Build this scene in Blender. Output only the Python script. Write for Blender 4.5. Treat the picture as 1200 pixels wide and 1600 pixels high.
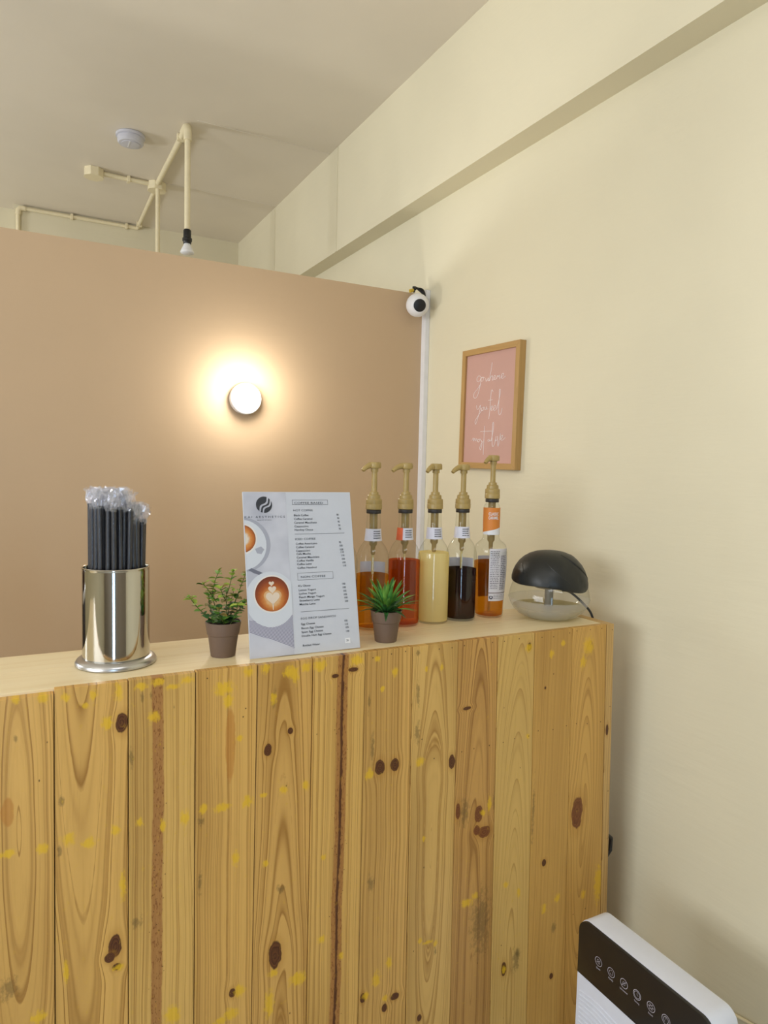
import bpy, bmesh, math, random
from mathutils import Vector, Matrix
from math import sin, cos, pi, radians
random.seed(7)
S = bpy.context.scene
for o in list(bpy.data.objects): bpy.data.objects.remove(o)

# ------------------------------------------------------------------ camera, world, lights
CAMZ = 1.60
cd = bpy.data.cameras.new('camera'); cam = bpy.data.objects.new('camera', cd); S.collection.objects.link(cam)
R_ = Vector((0.88279767, -0.46919546, 0.02288874)); U_ = Vector((0.01046255, 0.06835161, 0.99760643)); F_ = Vector((0.46963689, 0.88044516, -0.06524962))
M = Matrix.Identity(4)
for i in range(3):
    M[i][0] = R_[i]; M[i][1] = U_[i]; M[i][2] = -F_[i]
M.translation = (0, 0, CAMZ)
cam.matrix_world = M
cd.sensor_fit = 'HORIZONTAL'; cd.sensor_width = 36; cd.lens = 36 * 1077.9 / 1200; cd.clip_start = 0.02
S.camera = cam
S.view_settings.view_transform = 'Standard'; S.view_settings.look = 'None'; S.view_settings.gamma = 1; S.view_settings.use_curve_mapping = False
S.view_settings.exposure = 0.06
W = bpy.data.worlds.new('world'); S.world = W; W.use_nodes = True
W.node_tree.nodes['Background'].inputs[0].default_value = (0.75, 0.87, 1, 1); W.node_tree.nodes['Background'].inputs[1].default_value = 1.6

def area(name, loc, direction, sx, sy, power, col):
    l = bpy.data.lights.new(name, 'AREA'); l.shape = 'RECTANGLE'; l.size = sx; l.size_y = sy; l.energy = power; l.color = col
    o = bpy.data.objects.new(name, l); S.collection.objects.link(o); o.location = loc
    o.rotation_euler = Vector(direction).to_track_quat('-Z', 'Y').to_euler()
    return o
area('window_daylight', (-2.93, .05, 2.0), (1, 0, .55), 2.5, 1.2, 80, (.93, .96, 1))
area('door_daylight', (-0.65, -1.49, 1.15), (0, 1, 0), 0.34, 2.1, 17, (.50, .74, 1))
area('overhead_fill_light', (0.1, -0.5, 3.2), (0, 0, -1), 1.2, 0.6, 13, (.97, .98, 1))  # added fill lamp behind the camera, no ceiling panel is modelled
area('back_window_daylight', (-2.93, 4.0, 1.95), (1, 0, 0.35), 0.6, 0.45, 42, (.95, .97, 1))

# ------------------------------------------------------------------ material helpers
def lin(c):
    if isinstance(c, str):
        c = c.lstrip('#'); c = [int(c[i:i+2], 16)/255 for i in (0, 2, 4)]
    return tuple((x/12.92 if x <= .04045 else ((x+.055)/1.055)**2.4) for x in c[:3]) + (1,)
class NT:
    def __init__(s, name):
        s.m = bpy.data.materials.new(name); s.m.use_nodes = True; s.t = s.m.node_tree; s.n = s.t.nodes; s.l = s.t.links
        s.b = s.n['Principled BSDF']; s.out = s.n['Material Output']
    def node(s, typ, **kw):
        n = s.n.new(typ)
        for k, v in kw.items(): setattr(n, k, v)
        return n
    def put(s, sock, v):
        if isinstance(v, bpy.types.NodeSocket): s.l.new(v, sock)
        elif v is not None: sock.default_value = v
    def m_(s, op, a, b=None, c=None, clamp=False):
        n = s.node('ShaderNodeMath', operation=op); n.use_clamp = clamp
        s.put(n.inputs[0], a)
        if b is not None: s.put(n.inputs[1], b)
        if c is not None: s.put(n.inputs[2], c)
        return n.outputs[0]
    def mix(s, f, a, b):
        n = s.node('ShaderNodeMix', data_type='RGBA'); s.put(n.inputs[0], f); s.put(n.inputs[6], a); s.put(n.inputs[7], b); return n.outputs[2]
    def comb(s, x, y, z=0.0):
        n = s.node('ShaderNodeCombineXYZ'); s.put(n.inputs[0], x); s.put(n.inputs[1], y); s.put(n.inputs[2], z); return n.outputs[0]
    def noise(s, vec, scale, detail=2.0, rough=.5):
        n = s.node('ShaderNodeTexNoise'); s.put(n.inputs['Vector'], vec); n.inputs['Scale'].default_value = scale
        n.inputs['Detail'].default_value = detail; n.inputs['Roughness'].default_value = rough; return n.outputs[0]
    def smooth(s, v, a, b):
        n = s.node('ShaderNodeMapRange', interpolation_type='SMOOTHSTEP'); s.put(n.inputs[0], v)
        n.inputs[1].default_value = a; n.inputs[2].default_value = b; n.inputs[3].default_value = 0; n.inputs[4].default_value = 1; return n.outputs[0]
    def obj(s):
        return s.node('ShaderNodeTexCoord').outputs['Object']
    def bump(s, h, strength=.2, dist=.002):
        n = s.node('ShaderNodeBump'); n.inputs['Strength'].default_value = strength; n.inputs['Distance'].default_value = dist
        s.put(n.inputs['Height'], h); s.l.new(n.outputs[0], s.b.inputs['Normal'])
def mat(name, col, rough=.5, metal=0, spec=.5, var=.0, bump=0, scale=30, emis=None, es=0, alpha=None, coat=0, trans=0, sss=0):
    t = NT(name); c = lin(col)
    t.b.inputs['Roughness'].default_value = rough; t.b.inputs['Metallic'].default_value = metal; t.b.inputs['Specular IOR Level'].default_value = spec
    t.b.inputs['Coat Weight'].default_value = coat; t.b.inputs['Transmission Weight'].default_value = trans
    nz = t.noise(t.obj(), scale, 3.0)
    f = t.smooth(nz, .3, .7)
    a = tuple(x*(1-var) for x in c[:3]) + (1,); b = tuple(min(1, x*(1+var)) for x in c[:3]) + (1,)
    t.l.new(t.mix(f, a, b), t.b.inputs['Base Color'])
    if bump: t.bump(nz, bump, .001)
    if emis: t.b.inputs['Emission Color'].default_value = lin(emis); t.b.inputs['Emission Strength'].default_value = es
    return t.m
def wall_mat(name, col, stain=.04, bumps=.25):
    t = NT(name); o = t.obj(); c = lin(col)
    big = t.noise(o, 1.3, 3.0); fine = t.noise(o, 14, 4.0, .6)
    a = tuple(x*(1-stain) for x in c[:3]) + (1,); b = tuple(min(1, x*(1+stain)) for x in c[:3]) + (1,)
    t.l.new(t.mix(t.smooth(big, .35, .65), a, b), t.b.inputs['Base Color'])
    t.b.inputs['Roughness'].default_value = .55; t.b.inputs['Specular IOR Level'].default_value = .25
    # roller / trowel relief
    mp = t.node('ShaderNodeMapping'); mp.inputs['Rotation'].default_value = (.7, .3, .2); mp.inputs['Scale'].default_value = (1, 1, 7); t.l.new(o, mp.inputs[0])
    tr = t.noise(mp.outputs[0], 5, 3.0)
    t.bump(t.m_('ADD', t.m_('MULTIPLY', fine, .5), tr), bumps, .004)
    return t.m
def glassy(name, tint=(1, 1, 1), rough=.02, gloss=1.0, edge=.25, edgecol=(.55, .6, .55), haze=0.0):
    """thin clear plastic or glass: transparent with fresnel gloss and a darker rim"""
    t = NT(name); t.n.remove(t.b)
    tr = t.node('ShaderNodeBsdfTransparent'); gl = t.node('ShaderNodeBsdfGlossy'); gl.inputs['Roughness'].default_value = rough
    lw = t.node('ShaderNodeLayerWeight'); lw.inputs[0].default_value = .35
    nz = t.noise(t.obj(), 40, 2.0)
    e = t.m_('MULTIPLY', t.m_('POWER', lw.outputs['Facing'], 3.0), edge)
    e = t.m_('ADD', e, t.m_('MULTIPLY', nz, .02))
    t.l.new(t.mix(e, (*tint, 1), (*edgecol, 1)), tr.inputs[0])
    gf = t.m_('MULTIPLY', t.m_('ADD', t.m_('MULTIPLY', t.m_('POWER', lw.outputs['Facing'], 4.0), .30), .035), gloss, clamp=True)
    mx = t.node('ShaderNodeMixShader'); t.l.new(gf, mx.inputs[0]); t.l.new(tr.outputs[0], mx.inputs[1]); t.l.new(gl.outputs[0], mx.inputs[2])
    res = mx.outputs[0]
    if haze:
        df = t.node('ShaderNodeBsdfDiffuse'); df.inputs[0].default_value = (.95, .95, .97, 1)
        m2 = t.node('ShaderNodeMixShader'); m2.inputs[0].default_value = haze; t.l.new(res, m2.inputs[1]); t.l.new(df.outputs[0], m2.inputs[2]); res = m2.outputs[0]
    t.l.new(res, t.out.inputs[0]); return t.m
def liquid(name, col, clear, dif=None, gloss=.5):
    """coloured syrup: transparent tint mixed with scattering body colour"""
    t = NT(name); t.n.remove(t.b); c = lin(col); d = lin(dif or col)
    tr = t.node('ShaderNodeBsdfTransparent'); nz = t.noise(t.obj(), 25, 2.0)
    t.l.new(t.mix(t.m_('MULTIPLY', nz, .25), c, tuple(x*.8 for x in c[:3]) + (1,)), tr.inputs[0])
    df = t.node('ShaderNodeBsdfDiffuse'); df.inputs[0].default_value = d
    tl = t.node('ShaderNodeBsdfTranslucent'); tl.inputs[0].default_value = d
    a = t.node('ShaderNodeMixShader'); a.inputs[0].default_value = .5; t.l.new(df.outputs[0], a.inputs[1]); t.l.new(tl.outputs[0], a.inputs[2])
    b = t.node('ShaderNodeMixShader'); b.inputs[0].default_value = clear; t.l.new(a.outputs[0], b.inputs[1]); t.l.new(tr.outputs[0], b.inputs[2])
    gl = t.node('ShaderNodeBsdfGlossy'); gl.inputs['Roughness'].default_value = .05
    mx = t.node('ShaderNodeMixShader'); mx.inputs[0].default_value = .03; t.l.new(b.outputs[0], mx.inputs[1]); t.l.new(gl.outputs[0], mx.inputs[2])
    t.l.new(mx.outputs[0], t.out.inputs[0]); return t.m

KN= {0: [(-0.0204,0.9675,0.0114,0.0275,'L')],1: [(0.173,1.1009,0.0116,0.0195,'D'),(0.1593,0.6587,0.0124,0.0248,'D'),(0.15,0.6396,0.0099,0.0099,'D'),(0.1627,0.6172,0.0087,0.0075,'D')],3: [(0.3825,1.0248,0.0112,0.0816,'L'),(0.3912,0.4839,0.0074,0.0108,'D')],4: [(0.4636,0.9969,0.0088,0.0135,'D'),(0.5132,1.0304,0.0069,0.0076,'D'),(0.4853,0.5352,0.0153,0.032,'D')],5: [(0.616,1.1379,0.0085,0.0049,'D'),(0.6579,1.1472,0.0129,0.0057,'D')],6: [(0.7334,0.9068,0.0133,0.0192,'D'),(0.7722,0.9071,0.0119,0.0164,'D'),(0.7605,0.3145,0.0076,0.0107,'D'),(0.7879,0.3335,0.0123,0.0092,'D'),(0.7017,0.3596,0.0075,0.012,'D')],7: [(0.9318,0.8852,0.0094,0.0188,'D'),(0.8765,0.8875,0.0185,0.0462,'E'),(0.8582,0.2539,0.0063,0.0094,'D')],8: [(0.9726,1.0118,0.0126,0.0047,'D'),(1.018,0.7336,0.0129,0.0226,'R'),(1.0379,0.6823,0.0195,0.0162,'R'),(1.0138,0.6913,0.0097,0.0129,'R'),(0.9553,0.7541,0.0079,0.0222,'R')],9: [(1.161,1.1473,0.0066,0.0115,'D'),(1.1153,0.2924,0.0084,0.0202,'D'),(1.1584,0.3241,0.0085,0.0153,'G')],10: [(1.2201,1.0303,0.0034,0.0042,'D'),(1.2394,0.5494,0.0077,0.0103,'D'),(1.2807,0.2164,0.007,0.0088,'D'),(1.2337,1.0199,0.0002,0.0002,'D')],11: [(1.3521,0.6627,0.0202,0.0475,'R'),(1.3122,0.7147,0.007,0.0104,'R')],12: [(1.451,0.881,0.0054,0.0161,'D')],2: []}
YP= {0: [(-0.0061,1.1734,0.0068,0.0091),(0.0378,1.1696,0.0093,0.0116),(-0.0212,0.8919,0.0138,0.008),(0.0344,0.8888,0.0106,0.0094),(0.0252,0.565,0.0143,0.0119)],1: [(0.0767,1.1642,0.0082,0.0094),(0.1091,1.1439,0.006,0.006),(0.1235,1.1637,0.0072,0.0108),(0.1468,1.1051,0.0097,0.0121),(0.1673,1.1614,0.0085,0.017),(0.0771,0.8943,0.0119,0.0119),(0.1145,0.8777,0.0121,0.0109),(0.161,0.8918,0.0086,0.0111),(0.1735,0.7773,0.0062,0.0273),(0.0722,0.6362,0.0048,0.0217),(0.165,0.6151,0.01,0.0062)],2: [(0.2091,1.1683,0.0123,0.0074),(0.2388,1.172,0.0124,0.0075),(0.2305,1.1046,0.01,0.0125),(0.2643,1.1598,0.0126,0.0063),(0.2939,1.1701,0.0127,0.0076),(0.2913,0.8877,0.009,0.0154),(0.2055,0.8981,0.0075,0.0087),(0.2686,0.4809,0.0156,0.0182),(0.2478,0.8819,0.0063,0.0127)],3: [(0.3683,1.1421,0.0209,0.0156),(0.3764,1.1157,0.0105,0.0157),(0.4188,1.1704,0.0106,0.0106),(0.4026,1.0335,0.0079,0.0066),(0.3283,0.8982,0.0078,0.0104),(0.4189,0.8935,0.0121,0.0121),(0.3663,0.8925,0.0158,0.0092),(0.3954,0.7759,0.008,0.016),(0.4064,0.4828,0.0109,0.0136),(0.3875,0.4368,0.0163,0.0135),(0.3671,0.4302,0.0161,0.0081)],4: [(0.4559,1.1727,0.0094,0.0107),(0.5127,1.159,0.0164,0.0137),(0.5461,1.1662,0.0124,0.0097),(0.4749,1.1072,0.0081,0.0122),(0.5244,1.1506,0.0069,0.0192),(0.4991,0.9018,0.0082,0.0096),(0.5505,0.9013,0.0084,0.0112),(0.455,0.8997,0.0081,0.0054),(0.4814,0.4957,0.0111,0.0083),(0.5381,0.463,0.0199,0.017),(0.4736,0.4269,0.0111,0.0306),(0.461,0.7478,0.0068,0.0068)],5: [(0.5789,1.1652,0.0167,0.0111),(0.667,1.1665,0.0143,0.0115),(0.5934,0.5375,0.0086,0.0101),(0.6418,0.4856,0.0073,0.0102),(0.5945,0.7279,0.0071,0.0071)],6: [(0.7353,1.0917,0.0051,0.0073),(0.7055,0.897,0.0103,0.0146),(0.7084,0.3619,0.0105,0.009),(0.7698,0.4231,0.0076,0.0152),(0.7362,0.3948,0.0106,0.0181),(0.7679,1.128,0.0074,0.0118),(0.7203,1.1634,0.0073,0.0073),(0.7616,0.3381,0.0076,0.0076)],7: [(0.851,1.1256,0.0045,0.0076),(0.8941,1.1252,0.0046,0.0092),(0.8402,0.9022,0.0122,0.0107),(0.8569,0.7091,0.0046,0.0077),(0.854,0.4521,0.0054,0.0078),(0.8987,0.4331,0.0063,0.0079),(0.8762,0.4419,0.0157,0.0047)],8: [(0.9913,0.5082,0.0194,0.0113),(1.0144,0.5201,0.0097,0.0097),(1.0511,0.7497,0.0065,0.0195),(1.0318,0.7339,0.0081,0.0081)],9: [(1.1116,0.5238,0.0083,0.0083),(1.1552,0.4891,0.0067,0.0118),(1.1591,1.1442,0.0099,0.0115),(1.1657,0.9102,0.0067,0.0067),(1.1153,0.2924,0.0067,0.0101)],10: [(1.2375,1.1189,0.0084,0.0101),(1.2924,0.436,0.0087,0.0122),(1.2458,0.4187,0.0086,0.0121),(1.276,1.1441,0.0068,0.0085)],11: [(1.3894,0.4178,0.009,0.0125),(1.3685,1.1259,0.0174,0.0244),(1.3522,1.0835,0.0104,0.0174),(1.4443,0.4363,0.0163,0.0544)]}
GS= {1: [(0.0669,0.9701,0.0059,0.0118),(0.063,0.8756,0.0047,0.0142)],2: [(0.2091,1.1457,0.0037,0.0099),(0.2257,1.1484,0.0037,0.0099),(0.1983,0.6987,0.0126,0.0151),(0.1891,1.0291,0.0049,0.0246),(0.2693,1.118,0.0025,0.0076)],0: [(-0.022,0.6377,0.0186,0.0256),(-0.0058,1.0999,0.0046,0.0091)],3: [(0.3232,0.8738,0.0078,0.013),(0.3214,0.7433,0.0052,0.0288)],4: [(0.4763,1.1112,0.0054,0.0297),(0.4949,0.6815,0.0111,0.0111)],5: [],6: [(0.7168,0.6352,0.0119,0.0238),(0.7123,0.9559,0.0059,0.041),(0.7016,1.0621,0.0044,0.0262)],7: [(0.8269,1.1667,0.006,0.009),(0.8299,1.0667,0.006,0.0332),(0.8309,0.9739,0.0091,0.0333),(0.8993,0.4131,0.0047,0.0126)],8: [(1.0648,0.7602,0.0049,0.0326),(1.0372,0.4456,0.036,0.0982),(0.9747,0.7465,0.0159,0.0414)],9: [(1.1585,0.3205,0.0102,0.017),(1.155,0.3039,0.017,0.0373)],10: [(1.2829,0.3532,0.0105,0.0175),(1.195,0.6976,0.0051,0.1014)],11: [(1.3186,1.1919,0.0171,0.0086)]}
NA= {6: [(0.7088,1.1677),(0.7566,1.1713),(0.7938,1.1733)],7: [(0.8854,1.1697),(0.9219,1.169),(0.8797,0.9028),(0.8439,0.9562)],8: [(0.9591,1.1698),(1.044,1.1692),(1.0448,0.9056),(0.9613,0.904),(0.9977,0.9057)],9: [(1.0799,1.1688),(1.1266,1.1708),(1.17,0.9095),(1.1238,0.9105),(1.087,0.9067),(1.104,0.3609)],10: [(1.2026,1.1667),(1.2418,1.1646),(1.2971,1.1696),(1.2469,1.0646),(1.2018,0.918),(1.2523,0.9132),(1.2993,0.9162)],11: [(1.3242,1.1723),(1.3729,1.1713),(1.4155,1.171),(1.336,0.9157),(1.376,0.9093),(1.4264,0.9068),(1.3991,0.3739),(1.354,0.3704)],3: [(0.3344,1.1676),(0.4089,1.0772),(0.4141,1.0941)],5: [(0.6398,1.1869)],12: [(1.4534,1.1639),(1.4582,0.9458),(1.4656,0.701)]}
MT= [('COFFEE BASED',0.1184,0.338,0.0703,'h'),('HOT COFFEE',0.1151,0.3208,0.0472,'h'),('Black Coffee',0.116,0.3097,0.0354,'i'),('Coffee Caramel',0.1158,0.3013,0.0445,'i'),('Caramel Macchiato',0.1157,0.2928,0.055,'i'),('Cappuccino',0.116,0.2844,0.0339,'i'),('Hershey Choco',0.1158,0.2762,0.0444,'i'),('ICED COFFEE',0.1158,0.2547,0.0493,'h'),('Coffee Americano',0.1167,0.2444,0.0517,'i'),('Coffee Caramel',0.1167,0.2364,0.0441,'i'),('Cappuccino',0.1165,0.2284,0.0337,'i'),('Cafe Mocha',0.1169,0.2211,0.0344,'i'),('Caramel Macchiato',0.1169,0.2131,0.0549,'i'),('Coffee Vanilla',0.117,0.2056,0.0403,'i'),('Coffee Latte',0.117,0.1979,0.0352,'i'),('Coffee Hazelnut',0.1173,0.1895,0.0467,'i'),('NON COFFEE',0.1244,0.1686,0.0593,'h'),("K's Choco",0.1171,0.1489,0.0289,'i'),('Lemon Yogurt',0.1174,0.1395,0.0411,'i'),('Lychee Yogurt',0.1176,0.1316,0.0412,'i'),('Peach Mango Yogurt',0.1175,0.1235,0.0609,'i'),('Strawberry Latte',0.1178,0.1159,0.0484,'i'),('Matcha Latte',0.1177,0.1077,0.038,'i'),('EGG DROP SANDWICH',0.1188,0.0759,0.0837,'h'),('Egg Cheese',0.1189,0.0639,0.0325,'i'),('Bacon Egg Cheese',0.1188,0.0547,0.0527,'i'),('Spam Egg Cheese',0.1186,0.0462,0.0508,'i'),('Double Ham Egg Cheese',0.1188,0.0377,0.0709,'i'),('Bottled Water',0.1198,0.0165,0.0408,'i'),('K A I   A E S T H E T I C S',0.0019,0.3067,0.0925,'h'),('BEAUTY STUDIO',0.0305,0.3007,0.0323,'h'),('80',0.2209,0.3101,0.0052,'i'),('90',0.2218,0.3017,0.0052,'i'),('95',0.2227,0.2934,0.0052,'i'),('90',0.2236,0.285,0.0052,'i'),('95',0.2245,0.2767,0.0052,'i'),('95',0.2226,0.2451,0.0052,'i'),('100',0.2235,0.2371,0.0078,'i'),('105',0.2243,0.2281,0.0078,'i'),('110',0.2254,0.2217,0.0077,'i'),('110',0.2263,0.2142,0.0077,'i'),('100',0.2272,0.2059,0.0077,'i'),('100',0.228,0.1977,0.0078,'i'),('110',0.229,0.1901,0.0077,'i'),('100',0.2239,0.1481,0.0077,'i'),('105',0.2248,0.1399,0.0077,'i'),('105',0.2257,0.1317,0.0076,'i'),('105',0.2265,0.1235,0.0077,'i'),('100',0.2274,0.1161,0.0077,'i'),('100',0.2283,0.1079,0.0077,'i'),('100',0.2236,0.0636,0.0076,'i'),('110',0.2244,0.0555,0.0077,'i'),('105',0.2254,0.0481,0.0076,'i'),('130',0.2262,0.0393,0.0076,'i'),('20',0.2252,0.0183,0.0055,'i')]
def wood(name, i, X0, u0, v0, k, freq, light='#dcae60', dark='#8f5f20', line=.66, band=None, wob=.006, broad=.5, paint=True, bumpy=.3):
    """pine board: growth rings bent round its knots, knots, paint smears, grey stains, nail holes"""
    t = NT(name); o = t.obj(); sp = t.node('ShaderNodeSeparateXYZ'); t.l.new(o, sp.inputs[0]); x, z = sp.outputs[0], sp.outputs[2]
    seed = i*3.71
    def P2(sx, sz, off=0.0): return t.comb(t.m_('MULTIPLY', x, sx), off + seed, t.m_('MULTIPLY', z, sz))
    warp = t.m_('SUBTRACT', t.noise(P2(6, 2.2), 1.0, 2.0), .5)
    u = t.m_('ADD', x, t.m_('MULTIPLY', warp, wob*4))
    fine = t.noise(P2(170, 9), 1.0, 3.0, .6)
    rag = t.m_('MULTIPLY', t.m_('SUBTRACT', t.noise(P2(70, 45, 5), 1.0, 2.0), .5), .6)
    es = []
    for kn in KN.get(i, []):
        du = t.m_('DIVIDE', t.m_('SUBTRACT', x, kn[0]-X0), kn[2]); dv = t.m_('DIVIDE', t.m_('SUBTRACT', z, kn[1]), kn[3])
        e = t.m_('SQRT', t.m_('ADD', t.m_('MULTIPLY', du, du), t.m_('MULTIPLY', dv, dv)))
        es.append((kn, e))
        if kn[4] in 'DRE':
            g = t.m_('EXPONENT', t.m_('MULTIPLY', t.m_('MULTIPLY', e, e), -.28))
            u = t.m_('SUBTRACT', u, t.m_('MULTIPLY', t.m_('SUBTRACT', x, kn[0]-X0), t.m_('MULTIPLY', g, .75)))
    a = t.m_('SUBTRACT', u, u0 - X0); b = t.m_('MULTIPLY', t.m_('SUBTRACT', z, v0), k)
    r = t.m_('SQRT', t.m_('ADD', t.m_('MULTIPLY', a, a), t.m_('ADD', t.m_('MULTIPLY', b, b), 1e-5)))
    uneven = t.node('ShaderNodeTexNoise'); uneven.noise_dimensions = '1D'; t.l.new(t.m_('MULTIPLY', r, 45), uneven.inputs['W']); uneven.inputs['Detail'].default_value = 1
    ph = t.m_('ADD', t.m_('MULTIPLY', r, freq), t.m_('MULTIPLY', uneven.outputs[0], 1.6))
    ph = t.m_('ADD', ph, t.m_('MULTIPLY', rag, .10))
    fr = t.m_('FRACT', ph)
    late = t.m_('MULTIPLY', t.m_('POWER', fr, 3.6), t.m_('SUBTRACT', 1.0, t.smooth(fr, .93, 1.0)))
    late = t.m_('ADD', t.m_('MULTIPLY', late, 1.25), t.m_('MULTIPLY', fr, .18*broad))
    tone = t.noise(P2(9, 1.1, 9), 1.0, 2.0)
    L = lin(light); D = lin(dark)
    col = t.mix(t.m_('MULTIPLY', late, line, clamp=True), L, D)
    col = t.mix(t.m_('MULTIPLY', t.smooth(tone, .4, .75), .30), col, tuple(c*.72 for c in D[:3]) + (1,))
    col = t.mix(t.m_('MULTIPLY', t.smooth(fine, .5, .8), .16), col, D)
    if band:
        (bx0, bx1, hw, bc, core) = band
        c0 = t.m_('ADD', bx0 - X0, t.m_('MULTIPLY', t.m_('SUBTRACT', 1.18, z), (bx1-bx0)/.8))
        wv = t.m_('MULTIPLY', t.m_('SUBTRACT', t.noise(P2(1, 5, 2), 1.0, 2.0), .5), .012)
        d = t.m_('ABSOLUTE', t.m_('ADD', t.m_('SUBTRACT', x, c0), t.m_('ADD', wv, t.m_('MULTIPLY', rag, .006))))
        col = t.mix(t.m_('MULTIPLY', t.m_('SUBTRACT', 1.0, t.smooth(d, hw*.75, hw)), .88), col, t.mix(t.smooth(t.noise(P2(400, 130, 4), 1.0, 1.0), .55, .72), lin(bc), lin('#7a4420')))
        if core: col = t.mix(t.m_('MULTIPLY', t.m_('SUBTRACT', 1.0, t.smooth(t.m_('ADD', d, t.m_('MULTIPLY', rag, .01)), core*.4, core)), .9), col, lin('#4a2211'))
        v = t.node('ShaderNodeTexVoronoi'); t.l.new(P2(90, 90, 0), v.inputs['Vector']); v.inputs['Scale'].default_value = 1
        sp_ = t.m_('MULTIPLY', t.m_('SUBTRACT', 1.0, t.smooth(v.outputs['Distance'], .07, .14)), t.m_('SUBTRACT', 1.0, t.smooth(d, hw*1.2, hw*1.35)))
        col = t.mix(t.m_('MULTIPLY', sp_, .75), col, lin('#3a2413'))
    for kn, e in es:
        ty = kn[4]; ee = t.m_('ADD', e, rag)
        if ty == 'E': continue
        if ty == 'L':
            col = t.mix(t.m_('MULTIPLY', t.m_('SUBTRACT', 1.0, t.smooth(ee, .8, 1.05)), .55), col, lin('#b5742a')); continue
        if ty == 'G':
            col = t.mix(t.m_('MULTIPLY', t.m_('SUBTRACT', 1.0, t.smooth(ee, .4, 1.2)), .6), col, lin('#5a4a22')); continue
        c1, c2 = (lin('#6b4022'), lin('#43230f')) if ty == 'D' else (lin('#84502a'), lin('#6a3b1c'))
        halo = t.m_('SUBTRACT', 1.0, t.smooth(e, 1.0, 2.0)); col = t.mix(t.m_('MULTIPLY', halo, .30), col, lin('#a87428'))
        ring = t.m_('FRACT', t.m_('MULTIPLY', ee, 3.0))
        col = t.mix(t.m_('SUBTRACT', 1.0, t.smooth(ee, .86, 1.04)), col, t.mix(ring, c1, c2))
    if paint:
        pn = t.noise(P2(130, 80, 7), 1.0, 3.0, .65); pn2 = t.noise(P2(260, 35, 3), 1.0, 2.0)
        def blobs(lst, ext=1.3):
            tot = None
            for q in lst:
                du = t.m_('DIVIDE', t.m_('SUBTRACT', x, q[0]-X0), q[2]*ext); dv = t.m_('DIVIDE', t.m_('SUBTRACT', z, q[1]), q[3]*ext)
                e = t.m_('SUBTRACT', 1.0, t.m_('SQRT', t.m_('ADD', t.m_('MULTIPLY', du, du), t.m_('MULTIPLY', dv, dv))), clamp=True)
                tot = e if tot is None else t.m_('MAXIMUM', tot, e)
            return tot
        g = blobs(GS.get(i, []), 1.5)
        if g is not None:
            col = t.mix(t.m_('MULTIPLY', t.smooth(t.m_('ADD', g, t.m_('MULTIPLY', t.m_('SUBTRACT', pn, .5), 1.8)), .25, .9), .55), col, lin('#5c4c2c'))
        y = blobs(YP.get(i, []), 1.5)
        if y is not None:
            f = t.smooth(t.m_('ADD', y, t.m_('MULTIPLY', t.m_('SUBTRACT', pn, .5), 1.5)), .12, .70)
            col = t.mix(t.m_('MULTIPLY', f, .72), col, t.mix(pn2, lin('#dba80e'), lin('#ecc62a')))
        nz = blobs([(a_, b_, .0021, .0024) for a_, b_ in NA.get(i, [])], 1.0)
        if nz is not None: col = t.mix(t.m_('MULTIPLY', t.smooth(nz, .1, .5), .85), col, lin('#33200f'))
        v = t.node('ShaderNodeTexVoronoi'); t.l.new(P2(38, 22, 11), v.inputs['Vector']); v.inputs['Scale'].default_value = 1
        sel = t.m_('GREATER_THAN', t.noise(P2(38, 22, 31), .6, 0.0), .62)
        col = t.mix(t.m_('MULTIPLY', t.m_('MULTIPLY', t.m_('SUBTRACT', 1.0, t.smooth(v.outputs['Distance'], .03, .07)), sel), .8), col, lin('#402a12'))
    t.l.new(col, t.b.inputs['Base Color'])
    t.b.inputs['Roughness'].default_value = .38; t.b.inputs['Specular IOR Level'].default_value = .4
    t.bump(t.m_('ADD', t.m_('MULTIPLY', late, -.6), fine), bumpy, .0006)
    return t.m
def simple_wood(name, light, dark, axis, scale=1.0, rough=.45, amt=.6):
    t = NT(name); o = t.obj(); mp = t.node('ShaderNodeMapping'); t.l.new(o, mp.inputs[0])
    sc = [38*scale]*3; sc[axis] = 1.6*scale; mp.inputs['Scale'].default_value = sc
    n1 = t.noise(mp.outputs[0], 1.0, 4.0, .6)
    mp2 = t.node('ShaderNodeMapping'); t.l.new(o, mp2.inputs[0]); s2 = [7*scale]*3; s2[axis] = .5*scale; mp2.inputs['Scale'].default_value = s2
    n2 = t.noise(mp2.outputs[0], 1.0, 2.0); fr = t.m_('FRACT', t.m_('MULTIPLY', n2, 14.0))
    f = t.m_('ADD', t.m_('MULTIPLY', t.m_('POWER', fr, 4.0), .5), t.m_('MULTIPLY', t.smooth(n1, .4, .8), .5))
    t.l.new(t.mix(t.m_('MULTIPLY', f, amt), lin(light), lin(dark)), t.b.inputs['Base Color']); t.b.inputs['Roughness'].default_value = rough
    t.bump(n1, .15, .0005); return t.m

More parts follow.
